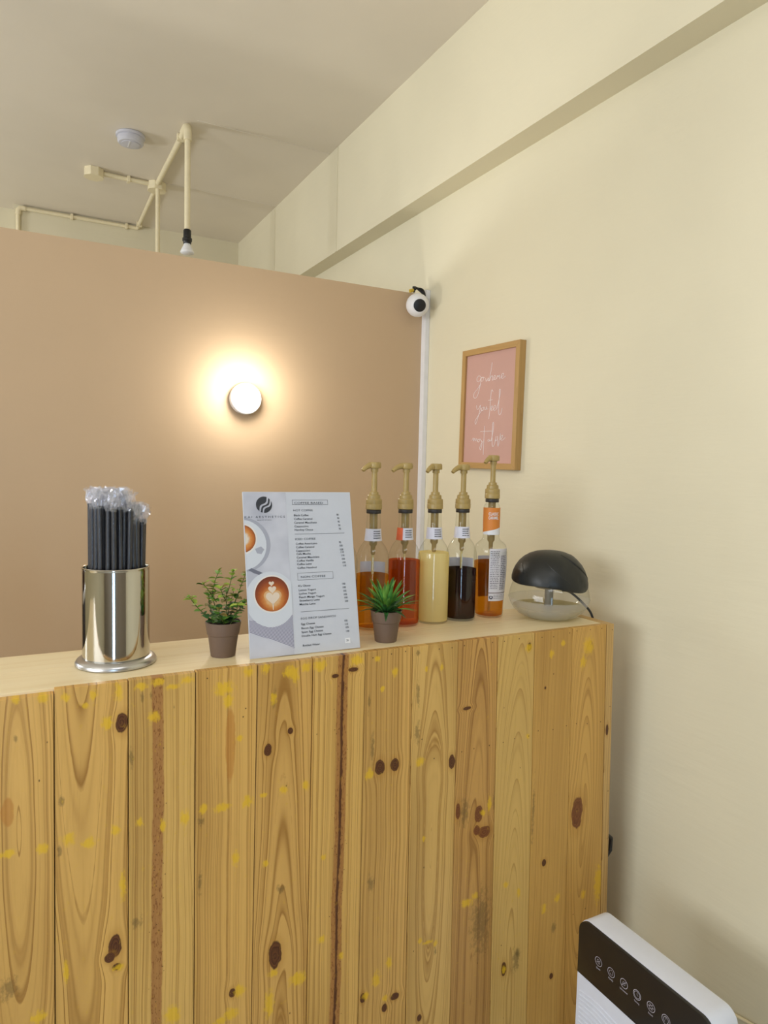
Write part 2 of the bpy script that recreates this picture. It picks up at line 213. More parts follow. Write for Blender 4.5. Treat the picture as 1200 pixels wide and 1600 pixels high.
# ------------------------------------------------------------------ mesh helpers
class MB:
    def __init__(s): s.v = []; s.f = []
    def add(s, v, f):
        n = len(s.v); s.v += [tuple(p) for p in v]; s.f += [tuple(i+n for i in q) for q in f]; return s
    def box(s, a, b):
        x0, y0, z0 = a; x1, y1, z1 = b
        return s.add([(x0,y0,z0),(x1,y0,z0),(x1,y1,z0),(x0,y1,z0),(x0,y0,z1),(x1,y0,z1),(x1,y1,z1),(x0,y1,z1)], [(0,3,2,1),(4,5,6,7),(0,1,5,4),(1,2,6,5),(2,3,7,6),(3,0,4,7)])
    def lathe(s, prof, n=40, c=(0,0,0), cap0=True, cap1=True, sx=1, sy=1, fn=None):
        v = []; f = []
        for j, (r, z) in enumerate(prof):
            for i in range(n):
                a = 2*pi*i/n
                p = (c[0]+r*cos(a)*sx, c[1]+r*sin(a)*sy, c[2]+z)
                if fn: p = fn(j, a, p)
                v.append(p)
        for j in range(len(prof)-1):
            for i in range(n):
                k = (i+1) % n; f.append((j*n+i, j*n+k, (j+1)*n+k, (j+1)*n+i))
        if cap0: f.append(tuple(reversed(range(n))))
        if cap1: f.append(tuple((len(prof)-1)*n+i for i in range(n)))
        return s.add(v, f)
    def tube(s, pts, rad, n=10, cap=True):
        P = [Vector(p) for p in pts]; rr = rad if isinstance(rad, (list, tuple)) else [rad]*len(P)
        v = []; f = []; prev = None
        for j, p in enumerate(P):
            d = (P[min(j+1, len(P)-1)] - P[max(j-1, 0)]).normalized()
            if prev is None:
                a = Vector((0, 0, 1)) if abs(d.z) < .9 else Vector((1, 0, 0)); x = d.cross(a).normalized()
            else: x = (prev - d*prev.dot(d)).normalized()
            prev = x; y = d.cross(x)
            for i in range(n):
                t = 2*pi*i/n; v.append(tuple(p + (x*cos(t)+y*sin(t))*rr[j]))
        for j in range(len(P)-1):
            for i in range(n):
                k = (i+1) % n; f.append((j*n+i, j*n+k, (j+1)*n+k, (j+1)*n+i))
        if cap: f.append(tuple(reversed(range(n)))); f.append(tuple((len(P)-1)*n+i for i in range(n)))
        return s.add(v, f)
    def poly(s, pts): return s.add(pts, [tuple(range(len(pts)))])
    def prism(s, pts, vec):
        n = len(pts); q = [tuple(Vector(p)+Vector(vec)) for p in pts]
        return s.add(list(pts)+q, [tuple(reversed(range(n))), tuple(range(n, 2*n))] + [(i, (i+1) % n, (i+1) % n+n, i+n) for i in range(n)])
    def build(s, name, m=None, parent=None, smooth=None, bevel=0, seg=2, fix=True):
        me = bpy.data.meshes.new(name); me.from_pydata(s.v, [], s.f)
        if fix:
            bm = bmesh.new(); bm.from_mesh(me); bmesh.ops.recalc_face_normals(bm, faces=bm.faces)
            if bevel: bmesh.ops.bevel(bm, geom=bm.edges[:], offset=bevel, segments=seg, affect='EDGES', profile=.6)
            bm.to_mesh(me); bm.free()
        if smooth:
            me.shade_smooth(); me.set_sharp_from_angle(angle=radians(smooth))
        o = bpy.data.objects.new(name, me); S.collection.objects.link(o)
        if m: me.materials.append(m)
        if parent: o.parent = parent
        return o
def tag(o, label=None, cat=None, group=None, kind=None):
    if label: o['label'] = label
    if cat: o['category'] = cat
    if group: o['group'] = group
    if kind: o['kind'] = kind
    return o
def thing(name, label, cat, loc=(0,0,0), rz=0, group=None):
    o = bpy.data.objects.new(name, None); S.collection.objects.link(o); o.location = loc; o.rotation_euler = (0, 0, rz); o.empty_display_size = .05
    return tag(o, label, cat, group)
def struct(name, mb, m, parent=None, label=None, **kw):
    o = mb.build(name, m, parent, **kw)
    if not parent: o['kind'] = 'structure'
    if label: o['label'] = label
    return o
def spline(P, n=6):
    P = [Vector((*p, 0)[:3]) for p in P]; out = []
    for i in range(len(P)-1):
        a, b, c, d = P[max(i-1, 0)], P[i], P[i+1], P[min(i+2, len(P)-1)]
        for j in range(n):
            t = j/n; out.append(.5*((2*b)+(c-a)*t+(2*a-5*b+4*c-d)*t*t+(3*b-a-3*c+d)*t**3))
    out.append(P[-1]); return out
def text_mesh(txt, bold=0.0):
    cu = bpy.data.curves.new('t', 'FONT'); cu.body = txt; cu.size = 1; cu.resolution_u = 2; cu.offset = bold
    o = bpy.data.objects.new('t', cu); S.collection.objects.link(o)
    me = bpy.data.meshes.new_from_object(o)
    v = [tuple(p.co) for p in me.vertices]; f = [tuple(p.vertices) for p in me.polygons]
    bpy.data.objects.remove(o); bpy.data.curves.remove(cu); bpy.data.meshes.remove(me)
    return v, f
def add_text(mb, txt, u, v, width, z, height=None, bold=0.0, fn=None):
    V, F = text_mesh(txt, bold); x0 = min(p[0] for p in V); x1 = max(p[0] for p in V)
    s = width/(x1-x0); sy = (height/.7) if height else s
    P = [(u+(p[0]-x0)*s, v+p[1]*sy, z) for p in V]
    if fn: P = [fn(p) for p in P]
    mb.add(P, F)
def copy_tree(root, **over):
    r = root.copy(); S.collection.objects.link(r)
    for ch in root.children:
        c = ch.copy(); S.collection.objects.link(c); c.parent = r
        for g in ch.children:
            d = g.copy(); S.collection.objects.link(d); d.parent = c
    return r

# ------------------------------------------------------------------ setting
XW, XU, ZS, ZC, YF, YP_ = 1.60, 1.507, 2.732, 3.271, 5.276, 2.645
m_cream = wall_mat('cream_wall_paint', '#e3dbc0', .03, .3)
m_ceil = wall_mat('ceiling_paint', '#e6ddcd', .03, .35)
m_part = wall_mat('tan_partition_paint', '#c7ac8c', .02, .12)
m_floor = mat('floor_tile', '#b5b0a6', .35, var=.08, scale=6)
m_white = mat('white_plastic', '#e6e6ea', .35, var=.02)
m_black = mat('black_plastic', '#17171a', .4, var=.05)
struct('floor', MB().box((-3.2,-1.7,-.05), (1.8,5.6,0)), m_floor)
struct('ceiling', MB().box((-3.2,-1.7,ZC), (1.8,5.6,ZC+.08)), m_ceil)
struct('wall_right', MB().box((XW,-1.7,0), (XW+.2,5.6,ZS)).box((XU,-1.7,ZS), (XW+.2,5.6,ZC)), m_cream)
fw = struct('wall_far', MB().box((0.0,YF,0), (XU,YF+.15,ZC)).box((XU,YF,0), (XW,YF+.15,ZS)).box((-3.2,YF+.118,0), (0.0,YF+.3,ZC)), m_cream)
wl = MB()
for a, b in (((-3.2,-1.7,0),(-3.0,5.6,1.35)), ((-3.2,-1.7,2.65),(-3.0,3.4,ZC)), ((-3.2,-1.7,1.35),(-3.0,-1.25,2.65)), ((-3.2,1.35,1.35),(-3.0,3.4,2.65)), ((-3.2,3.4,1.35),(-3.0,5.6,1.5)), ((-3.2,4.8,1.5),(-3.0,5.6,2.5)), ((-3.2,3.4,2.5),(-3.0,5.6,ZC)), ((-3.2,3.4,1.5),(-3.0,3.42,2.5))): wl.box(a, b)
struct('wall_left', wl, m_cream)
struct('wall_back', MB().box((-3.2,-1.7,0),(-1.0,-1.5,ZC)).box((-.30,-1.7,0),(1.8,-1.5,ZC)).box((-1.0,-1.7,2.3),(-.30,-1.5,ZC)), wall_mat('grey_brown_paint', '#8f877c'))
wf = MB()
for y in (-1.25, -.38, .45, 1.29): wf.box((-3.08,y,1.35), (-3.02,y+.06,2.65))
wf.box((-3.08,-1.25,1.35), (-3.02,1.35,1.41)).box((-3.08,-1.25,2.59), (-3.02,1.35,2.65))
struct('window_1', wf, m_white)
struct('window_2', MB().box((-3.08,3.4,1.5),(-3.02,4.8,1.56)).box((-3.08,3.4,2.44),(-3.02,4.8,2.5)).box((-3.08,3.4,1.5),(-3.02,3.46,2.5)).box((-3.08,4.74,1.5),(-3.02,4.8,2.5)).box((-3.08,4.07,1.5),(-3.02,4.13,2.5)), m_white)
struct('door_1', MB().box((-1.0,-1.6,0),(-.84,-1.505,2.3)).box((-.46,-1.6,0),(-.30,-1.505,2.3)).box((-.84,-1.6,2.22),(-.46,-1.505,2.3)), m_black)
struct('wall_partition', MB().box((-.95,YP_,0),(1.578,YP_+.09,2.356)), m_part)
struct('trim_1', MB().box((1.577,YP_-.03,0),(1.5995,YP_+.002,2.372)), m_white, bevel=.002)
for nm, (y0, y1) in {'trim_2': (4.43, 4.442), 'trim_3': (3.428, 3.44)}.items():
    struct(nm, MB().box((XU-.0025,y0,ZS+.002),(XU+.001,y1,ZC-.002)), m_cream)
for nm, y in {'trim_4': 4.40, 'trim_5': 3.53}.items():
    struct(nm, MB().box((.80,y,ZC-.002),(XU-.003,y+.012,ZC+.001)), m_ceil)

# ------------------------------------------------------------------ counter
cx, cy = .7, 1.365
cr = thing('bar_counter', 'tall bar counter faced with knotty yellow pine boards under a pale wooden top', 'counter', (cx, cy, 0))
edges = [(-.59,-.60),(-.46,-.47),(-.33,-.33),(-.205,-.21),(-.072,-.082),(.056,.051),(.184,.183),(.311,.311),(.439,.431),(.563,.560),(.689,.690),(.813,.821),(.940,.951),(1.061,1.079),(1.178,1.202),(1.307,1.336),(1.433,1.470)]
tops = [1.177,1.180,1.178,1.179,1.1745,1.1815,1.1825,1.1835,1.1815,1.1825,1.183,1.182,1.182,1.1815,1.181,1.181]
WP = {0:dict(u0=-.004,v0=.93,k=.085,freq=42,light='#dcae60',line=.66),1:dict(u0=.105,v0=3.2,k=.03,freq=48,broad=1.2),2:dict(u0=.02,v0=1,k=.01,freq=85,band=(.2388,.236,.0118,'#a67440',0),light='#dbb164'),
3:dict(u0=.46,v0=1,k=.02,freq=50,light='#dcae60'),4:dict(u0=.50,v0=-1.2,k=.03,freq=42,light='#d7a95e',broad=1.0),5:dict(u0=.30,v0=.6,k=.02,freq=80,band=(.6335,.629,.0150,'#a4703a',.0046),light='#dcb062'),
6:dict(u0=.62,v0=.9,k=.015,freq=78,light='#dbae62'),7:dict(u0=.878,v0=.68,k=.075,freq=50,light='#d9b066'),8:dict(u0=1.01,v0=.30,k=.055,freq=45,light='#c99a55',dark='#7a4a1c'),
9:dict(u0=1.135,v0=.2,k=.07,freq=120,light='#d6b066',line=.45),10:dict(u0=1.5,v0=1,k=.01,freq=90,light='#cea156',line=.35),11:dict(u0=1.375,v0=.62,k=.09,freq=110,light='#d5a75a',line=.5)}
for j in range(16):
    i = j-4
    a, b = edges[j], edges[j+1]; g = .0008
    zt = tops[j]; zb = 0.002; dep = [0,.0012,-.001,.0006,-.0008,.001,-.0006][j % 7]
    lx = lambda e, z: e[1] + (e[0]-e[1])*z/1.18
    v = [(lx(a,zb)+g-cx,dep,zb),(lx(b,zb)-g-cx,dep,zb),(lx(b,zb)-g-cx,.018,zb),(lx(a,zb)+g-cx,.018,zb),(lx(a,zt)+g-cx,dep,zt),(lx(b,zt)-g-cx,dep,zt),(lx(b,zt)-g-cx,.018,zt),(lx(a,zt)+g-cx,.018,zt)]
    kw = WP.get(i) or dict(u0=a[0]+.06+(j % 3)*.1, v0=.4+.3*j, k=.05, freq=85)
    mm = wood('pine_board_%d' % j, i if i >= 0 else 20+j, cx, **kw)
    pb = MB().add(v, [(0,3,2,1),(4,5,6,7),(0,1,5,4),(1,2,6,5),(2,3,7,6),(3,0,4,7)]).build('plank', mm, cr, bevel=.0014, seg=2)
    if i == 2: pb['label'] = 'pine plank with a straight brown stripe down its length'
    if i == 5: pb['label'] = 'pine plank with a dark split streak down its middle'
    if i == 11: pb['label'] = 'pine plank with a large reddish brown knot'
side = wood('pine_side_board', 12, cx, u0=1.2, v0=.5, k=.02, freq=110, light='#d2ac6c')
v = [(1.4345-cx,0,1.1805),(1.4595-cx,0,1.1805),(1.4595-cx,.278,1.1805),(1.4345-cx,.278,1.1805),(1.4715-cx,0,.002),(1.4915-cx,0,.002),(1.4915-cx,.278,.002),(1.4715-cx,.278,.002)]
MB().add(v, [(0,1,2,3),(4,7,6,5),(0,4,5,1),(1,5,6,2),(2,6,7,3),(3,7,4,0)]).build('side_board', side, cr, bevel=.0012)
m_top = simple_wood('pale_pine_top', '#f0dfb8', '#dfc490', 0, 1.0, .38, .65)
MB().box((-1.30,.0185,1.158),(1.4335-cx,.150,1.1795)).build('top_board', m_top, cr, bevel=.001)
MB().box((-1.30,.1505,1.158),(1.4335-cx,.278,1.1795)).build('top_board', m_top, cr, bevel=.001)
MB().box((-1.30,.262,.002),(1.4335-cx,.277,1.157)).build('back_board', m_top, cr)
MB().box((-1.318,.0,.002),(-1.3005,.278,1.179)).build('side_board', m_top, cr, bevel=.001)
b = MB().tube([(1.483-cx,.012,.50),(1.4975-cx,.012,.515),(1.4985-cx,.012,.55),(1.480-cx,.012,.565)], .006, 10).build('hook', m_black, cr, smooth=60); b['label'] = 'small black hook on the side board'

# ------------------------------------------------------------------ ceiling conduit, smoke detector, bulb
m_pipe = mat('cream_conduit_paint', '#ece0bd', .4, var=.03)
pz = ZC-.017
cn = thing('electrical_conduit', 'cream painted conduit run along ceiling and far wall with two junction boxes', 'conduit', (.76, 4.4, ZC))
o_ = Vector((.76, 4.4, ZC))
def ptube(name, pts, r, **kw):
    return MB().tube([tuple(Vector(p)-o_) for p in pts], r*1.25, 12).build(name, m_pipe, cn, smooth=50, **kw)
ptube('pipe', [(.76,3.60,pz),(.76,4.375,pz)], .0115)
ptube('pipe', [(.763,4.475,pz),(.776,5.24,pz),(.776,5.255,pz-.006)], .010)
ptube('pipe', [(.775,YF-.012,3.248),(.06,YF-.012,3.248)], .010)
ptube('elbow', [(.07,YF-.013,3.248),(.04,YF-.013,3.245),(.029,YF-.013,3.232),(.026,YF-.013,3.20)], .0135)
ptube('pipe', [(.026,YF-.012,3.21),(.026,YF-.012,2.2)], .010)
ptube('pipe', [(.455,4.412,pz),(.72,4.416,pz)], .010)
ptube('elbow', [(.76,3.66,pz),(.76,3.60,pz),(.76,3.575,pz-.008),(.76,3.565,pz-.035),(.76,3.565,pz-.075)], .016)
ptube('pipe', [(.76,3.565,pz-.05),(.76,3.565,2.752)], .0115)
ptube('pipe', [(.762,4.39,pz-.03),(.762,4.39,1.9)], .0105)
for p0, dx, dy in (((.76,3.72),.02,.012), ((.60,4.415),.008,.02), ((.776,5.19),.018,.010)):
    MB().box((p0[0]-dx-o_.x,p0[1]-dy-o_.y,-.034),(p0[0]+dx-o_.x,p0[1]+dy-o_.y,-.0005)).build('clip', m_pipe, cn, bevel=.002)
for x in (.35, .70): MB().box((x-.008-o_.x,YF-.03-o_.y,-.042),(x+.008-o_.x,YF-.001-o_.y,-.006)).build('clip', m_pipe, cn, bevel=.002)
def octbox(x, y, r, h, nm):
    pts = [(x-o_.x+r*cos(pi/8+i*pi/4), y-o_.y+r*sin(pi/8+i*pi/4), -.0005) for i in range(8)]
    b = MB().prism(pts, (0,0,-h)).build(nm, m_pipe, cn, bevel=.002)
    MB().prism([(x-o_.x+r*1.04*cos(pi/8+i*pi/4), y-o_.y+r*1.04*sin(pi/8+i*pi/4), -h) for i in range(8)], (0,0,-.004)).build('cover', m_pipe, b, bevel=.001)
octbox(.762, 4.425, .054, .045, 'junction_box'); octbox(.41, 4.41, .054, .045, 'junction_box')
sd = thing('smoke_detector', 'round white smoke detector on the ceiling beside the conduit', 'smoke detector', (.535, 3.86, ZC))
m_det = mat('detector_plastic', '#c9c9d2', .4, var=.02)
MB().lathe([(.068,-.0005),(.072,-.004),(.072,-.014),(.066,-.017)], 48).build('base', m_det, sd, smooth=40)
MB().lathe([(.063,-.017),(.065,-.022),(.064,-.040),(.058,-.047),(.030,-.050)], 48).build('body', m_det, sd, smooth=35)
MB().lathe([(.046,-.0475),(.046,-.0505),(.040,-.052)], 32).build('cap', m_det, sd, smooth=35)
MB().box((-.012,-.045,-.0535),(-.006,.03,-.0515)).build('slot', m_white, sd)
lb = thing('hanging_bulb', 'bare white bulb in a black holder at the end of the hanging conduit', 'light bulb', (.76, 3.565, 2.662))
MB().lathe([(.016,.088),(.019,.084),(.019,.050),(.0235,.046),(.0235,.034),(.020,.030),(.019,.020)], 28).build('bulb_holder', m_black, lb, smooth=40)
MB().lathe([(.014,.022),(.018,.014),(.024,.001),(.031,-.014),(.034,-.021),(.032,-.026),(.020,-.031),(.002,-.033)], 28).build('bulb', mat('bulb_glass','#eef0f4',.25), lb, smooth=60)

# ------------------------------------------------------------------ partition wall lamp
wlamp = thing('wall_lamp', 'round white wall lamp glowing on the tan partition wall', 'wall lamp', (.783, YP_, 1.850))
def ylathe(prof, n=48):
    mb = MB().lathe(prof, n); mb.v = [(x, -z, y) for x, y, z in mb.v]; return mb
m_em = mat('lamp_opal', '#ffffff', .4, emis='#fff8ec', es=9)
ylathe([(.050,.0005),(.0595,.004),(.0595,.030),(.056,.033)]).build('rim', mat('lamp_metal','#e4e4e6',.35,var=.02), wlamp, smooth=40)
ylathe([(.0545,.031),(.0545,.044),(.050,.054),(.038,.061),(.018,.065),(.002,.066)]).build('diffuser', m_em, wlamp, smooth=60)
pl = bpy.data.lights.new('wall_lamp_light', 'POINT'); pl.energy = 5.2; pl.color = (1, .96, .87); pl.shadow_soft_size = .045
po = bpy.data.objects.new('wall_lamp_light', pl); S.collection.objects.link(po); po.parent = wlamp; po.location = (-.010, -.100, .026)

# ------------------------------------------------------------------ security camera
sc = thing('security_camera', 'white ball security camera with black face at the top corner of the partition', 'security camera', (1.512, 2.575, 2.289))
d = (Vector((0,0,CAMZ)) - Vector(sc.location) + Vector((.62, -.2, -.02))).normalized()
q = d.to_track_quat('Z', 'Y')
def orient(mb, q, off=(0,0,0)):
    mb.v = [tuple(q @ Vector(p) + Vector(off)) for p in mb.v]; return mb
ball = [(.002,-.049)] + [(.049*cos(a), .049*sin(a)) for a in [radians(x) for x in range(-75, 50, 12)]] + [(.030,.0395)]
orient(MB().lathe(ball, 40), q).build('shell', m_white, sc, smooth=60)
orient(MB().lathe([(.0295,.038),(.030,.041),(.027,.043)], 36), q).build('face_ring', m_white, sc, smooth=50)
orient(MB().lathe([(.0262,.0405),(.0262,.0445),(.024,.0455),(.002,.046)], 36), q).build('face', m_black, sc, smooth=40)
MB().tube([(.01,.02,-.01),(.03,.05,-.005),(.045,.069,0)], .014, 16).build('arm', m_white, sc, smooth=50)
cb = thing('cable_bundle', 'tangle of black and yellow cables above the white security camera', 'cables', (1.55, 2.62, 2.345))
for i in range(4):
    pts = [(-.055+.01*i,-.01*i,.008+.003*i),(-.02,-.02+.01*i,.022+.004*i),(.012,-.01,.018-.006*i),(.028,.0,-.012-.006*i)]
    MB().tube(spline(pts, 5), .0032, 7).build('cable', m_black, cb, smooth=60)
MB().tube([(-.060,-.015,.006),(-.044,-.015,.012)], .0075, 12).build('connector', mat('yellow_plastic','#c9a834',.4), cb, smooth=40)
MB().tube([(-.040,-.015,.004),(-.040,-.012,.028)], .0055, 12).build('connector', m_black, cb, smooth=40)

# ------------------------------------------------------------------ framed print
fm = thing('framed_print', 'pink framed print with white handwriting on the cream wall', 'picture frame', (XW-.0005, 2.138, 1.832))
fm.rotation_euler = (radians(.9), 0, 0)
hw, hh, th, bw = .1785, .2305, .028, .0225
m_fr = simple_wood('oak_frame', '#b9935a', '#9a7642', 2, 1.2, .5, .6)
m_fr2 = simple_wood('oak_frame_rail', '#b9935a', '#9a7642', 1, 1.2, .5, .6)
for s_ in (1, -1):
    MB().prism([(-th, s_*hw, -hh),(-th, s_*hw, hh),(-th, s_*(hw-bw), hh-bw),(-th, s_*(hw-bw), -hh+bw)], (th,0,0)).build('frame_side', m_fr, fm, bevel=.0008)
    MB().prism([(-th, -hw, s_*hh),(-th, hw, s_*hh),(-th, hw-bw, s_*(hh-bw)),(-th, -hw+bw, s_*(hh-bw))], (th,0,0)).build('frame_rail', m_fr2, fm, bevel=.0008)
pr = MB().box((-th+.009,-hw+bw,-hh+bw),(-.002,hw-bw,hh-bw)).build('print', mat('pink_paper','#c99f94',.6,var=.015,scale=8), fm)
ST = [[(300,420),(275,410),(255,440),(262,475),(290,465),(305,425),(300,480),(285,560),(262,640),(235,665),(217,640),(228,600),(262,560),(300,500)],
[(318,425),(300,445),(305,470),(325,465),(330,440),(318,425),(345,432)],[(355,440),(362,475),(378,455),(385,435),(388,470),(400,460),(408,430)],[(428,262),(418,340),(408,400),(400,470),(412,430),(430,415),(432,440),(430,465),(445,460)],
[(445,450),(465,430),(458,410),(448,430),(455,460),(478,450)],[(478,450),(488,415),(495,430),(508,410),(508,440),(515,455)],[(520,440),(545,420),(553,395),(535,400),(527,430),(540,452),(575,425)],
[(255,745),(262,790),(280,785),(300,745),(295,800),(275,880),(250,960),(240,945),(245,915),(285,850),(320,800)],[(325,770),(310,790),(320,810),(338,795),(335,770),(348,775)],[(350,770),(352,800),(368,790),(372,765),(372,795),(385,790)],
[(440,600),(430,575),(420,600),(413,700),(408,800),(395,910)],[(388,696),(437,690)],[(415,800),(435,780),(432,760),(420,775),(422,810),(445,805)],[(445,800),(470,775),(465,755),(452,770),(455,815),(480,800)],[(480,800),(505,700),(520,590),(510,580),(508,680),(500,800),(510,865),(528,850),(540,790)],
[(205,1150),(222,1120),(225,1155),(240,1125),(245,1155),(262,1130),(265,1160)],[(285,1135),(270,1150),(280,1170),(295,1155),(285,1135),(300,1140)],[(310,1130),(305,1145),(318,1160),(322,1200),(310,1260),(298,1240),(310,1200),(335,1160)],[(350,985),(345,1100),(342,1200),(338,1320)],[(303,1050),(432,1050)],
[(405,1140),(388,1150),(395,1170),(412,1150),(410,1165),(425,1160)],[(425,1160),(445,1050),(450,960),(440,960),(436,1060),(435,1170),(440,1225),(460,1210),(470,1150)],[(478,1110),(475,1165),(490,1150)],[(495,1110),(500,1230),(525,1080)],[(520,1150),(545,1130),(548,1105),(530,1115),(528,1150),(545,1160),(575,1130)]]
def fmap(x, y):
    t = (y-185+.151*(x-135))/(1210.0+.23*(x-135)); l = 135-30*t; r = 697-47*t; s = (x-l)/(r-l)
    return (-th+.0085, (hw-bw)*(1-2*s), (hh-bw)*(1-2*t))
wr = MB()
for s_ in ST: wr.tube([fmap(p.x, p.y) for p in spline(s_, 5)], .00098, 5)
o = wr.build('handwriting', mat('white_ink','#f4ecec',.6), pr); o['label'] = 'white handwriting reading go where you feel most alive'

# ------------------------------------------------------------------ straw cup and straws
m_steel = NT('polished_steel'); m_steel.b.inputs['Metallic'].default_value = 1; m_steel.b.inputs['Roughness'].default_value = .09; m_steel.b.inputs['Base Color'].default_value = lin('#cbc8c0')
nz = m_steel.noise(m_steel.obj(), 12, 1.0); m_steel.bump(nz, .12, .002); m_steel = m_steel.m
m_sat = NT('satin_steel'); m_sat.b.inputs['Metallic'].default_value = 1; m_sat.b.inputs['Roughness'].default_value = .3; m_sat.b.inputs['Base Color'].default_value = lin('#c4c4c4'); m_sat.bump(m_sat.noise(m_sat.obj(), 60, 2.0), .05, .001); m_sat = m_sat.m
cc = (.1805, 1.513, 1.1795)
cup = thing('straw_cup', 'tall polished steel cup holding wrapped black straws', 'cup', cc)
MB().lathe([(.0640,.016),(.0658,.0175),(.0660,.0185),(.0660,.0195),(.0660,.060),(.0660,.100),(.0660,.150),(.0660,.1965),(.0660,.1985),(.0668,.2005),(.0668,.2020),(.0655,.2032),(.0640,.2020),(.0635,.1995),(.0635,.020),(.001,.018)], 72, cap0=False, cap1=False).build('body', m_steel, cup, smooth=40)
MB().lathe([(.0770,0),(.0800,.002),(.0800,.006),(.0770,.011),(.0700,.0155),(.0645,.0165),(.030,.0165)], 72).build('base', m_sat, cup, smooth=35)
m_straw = mat('black_straw', '#1c1c21', .35, var=.1)
m_film = glassy('clear_film', (.98,.98,1), .12, .8, .2, (.75,.75,.78), haze=.015)
m_crin = glassy('crinkled_film', (.97,.97,1), .12, 2.4, .2, (.85,.85,.9), haze=.12)
films = []
for k in range(4):
    rnd = random.Random(k); mb = MB(); n = 12
    prof = [(.0053,.10),(.0057,.20),(.0056,.272),(.0070,.279),(.0095,.286),(.0120,.293),(.0105,.301),(.0140,.309)]
    def cr_(j, a, p, rnd=rnd):
        if j < 3: return p
        s = 1+rnd.uniform(-.45,.45); return (p[0]*s+rnd.uniform(-.0015,.0015), p[1]*s*.75+rnd.uniform(-.0015,.0015), p[2]+rnd.uniform(-.004,.004))
    w = MB().lathe(prof[:3], n, cap0=False, cap1=False)
    t_ = MB().lathe(prof[2:], n, cap0=False, cap1=False, fn=lambda j, a, p: cr_(j+2, a, p))
    films.append((w, t_))
straw_mb = MB().lathe([(.0049,0),(.0049,.277),(.0040,.277),(.0040,.002)], 12, cap0=False, cap1=False)
protos = []
for k in range(4):
    r = thing('drinking_straw', 'black drinking straw in clear crinkled film standing in the steel cup', 'straw', (0,0,0), 0, 'wrapped black straws in the steel cup')
    a = straw_mb.build('tube', m_straw, r, smooth=50); films[k][0].build('wrapper', m_film, r, smooth=60, fix=False); films[k][1].build('wrapper_end', m_crin, r, fix=False)
    protos.append(r)
pos = [(0,0)]
for rad, cnt in ((.0135,6),(.0270,12),(.0405,18),(.0525,23)):
    for i in range(cnt): pos.append((rad*cos(2*pi*(i+.3*rad*100)/cnt), rad*sin(2*pi*(i+.3*rad*100)/cnt)))
rnd = random.Random(3); nuse = 0
for i, (x, y) in enumerate(pos):
    if rnd.random() < .13 and i > 6: continue
    p = protos[nuse] if nuse < 4 else copy_tree(protos[nuse % 4]); nuse += 1
    top = (.022 if x+.3*y < .018 else -.006) + rnd.uniform(-.005,.006)
    lean = .06; ax = (y*lean/.05*.5+rnd.uniform(-.008,.008), -x*lean/.05*.3+rnd.uniform(-.02,.008))
    # tilt round the base so that the tops spread a little
    p.rotation_euler = (-ax[0], -ax[1], rnd.uniform(0, 6.28)); p.rotation_mode = 'ZYX' if False else 'XYZ'
    h = .0185
    p.location = (cc[0]+x*.93, cc[1]+y*.93, cc[2]+h+.010+top)
    p.rotation_euler = (-y*.22+rnd.uniform(-.006,.006), x*.16+rnd.uniform(-.006,.014), rnd.uniform(0, 6.28))

# ------------------------------------------------------------------ potted plants
m_pot = mat('brown_plastic_pot', '#6d5849', .5, var=.03); m_soil = mat('dark_soil', '#2a231c', .9, var=.3, bump=.8, scale=200)
def leafmat(n, a, b):
    t = NT(n); nz = t.noise(t.obj(), 60, 2.0); c = t.mix(t.smooth(nz, .35, .65), lin(a), lin(b)); t.l.new(c, t.b.inputs['Base Color']); t.b.inputs['Roughness'].default_value = .6
    t.b.inputs['Subsurface Weight'].default_value = .1; t.b.inputs['Subsurface Radius'].default_value = (.002,.004,.001); return t.m
gl = [leafmat('leaf_bright', '#8aa83a', '#b4c455'), leafmat('leaf_mid', '#5a8c32', '#7fae46'), leafmat('leaf_dark', '#1f4a1d', '#2f6a2b'), leafmat('leaf_rust', '#7c6a30', '#8f8a3c')]
m_stem = mat('green_stem', '#56602c', .5, var=.1)
def pot(root, s=1.0):
    MB().lathe([(.0255*s,0),(.0265*s,.001),(.0325*s,.047*s),(.0345*s,.049*s),(.0385*s,.0745*s),(.0385*s,.076*s),(.0365*s,.076*s),(.0330*s,.066*s)], 48, cap1=False).build('pot', m_pot, root, smooth=35)
    MB().lathe([(.030*s,.062*s),(.0335*s,.0665*s),(.018*s,.070*s),(.002,.071*s)], 24).build('soil', m_soil, root, smooth=60)
def leaf_mesh(L, W, curl, fold, n=5):
    mb = MB(); v = []; f = []
    for i in range(n+1):
        t = i/n; w = W*sin(pi*min(1, t*.93+.07))**.8; x = L*t; z = -curl*L*t*t
        v += [(x, -w, z+fold*w), (x, 0, z), (x, w, z+fold*w)]
    for i in range(n):
        a = i*3; f += [(a, a+3, a+4, a+1), (a+1, a+4, a+5, a+2)]
    return MB().add(v, f)
p1 = thing('potted_plant', 'small potted plant with branching little round leaves left of the menu board', 'plant', (.396, 1.478, 1.1795), 0, 'little potted plants on the counter')
pot(p1)
small = [leaf_mesh(.0095, .0036, .25, .35).build('leaf', gl[k], p1, smooth=60) for k in range(4)]
big = [leaf_mesh(.017, .0068, .25, .3).build('leaf', gl[k], p1, smooth=60) for k in (1, 2)]
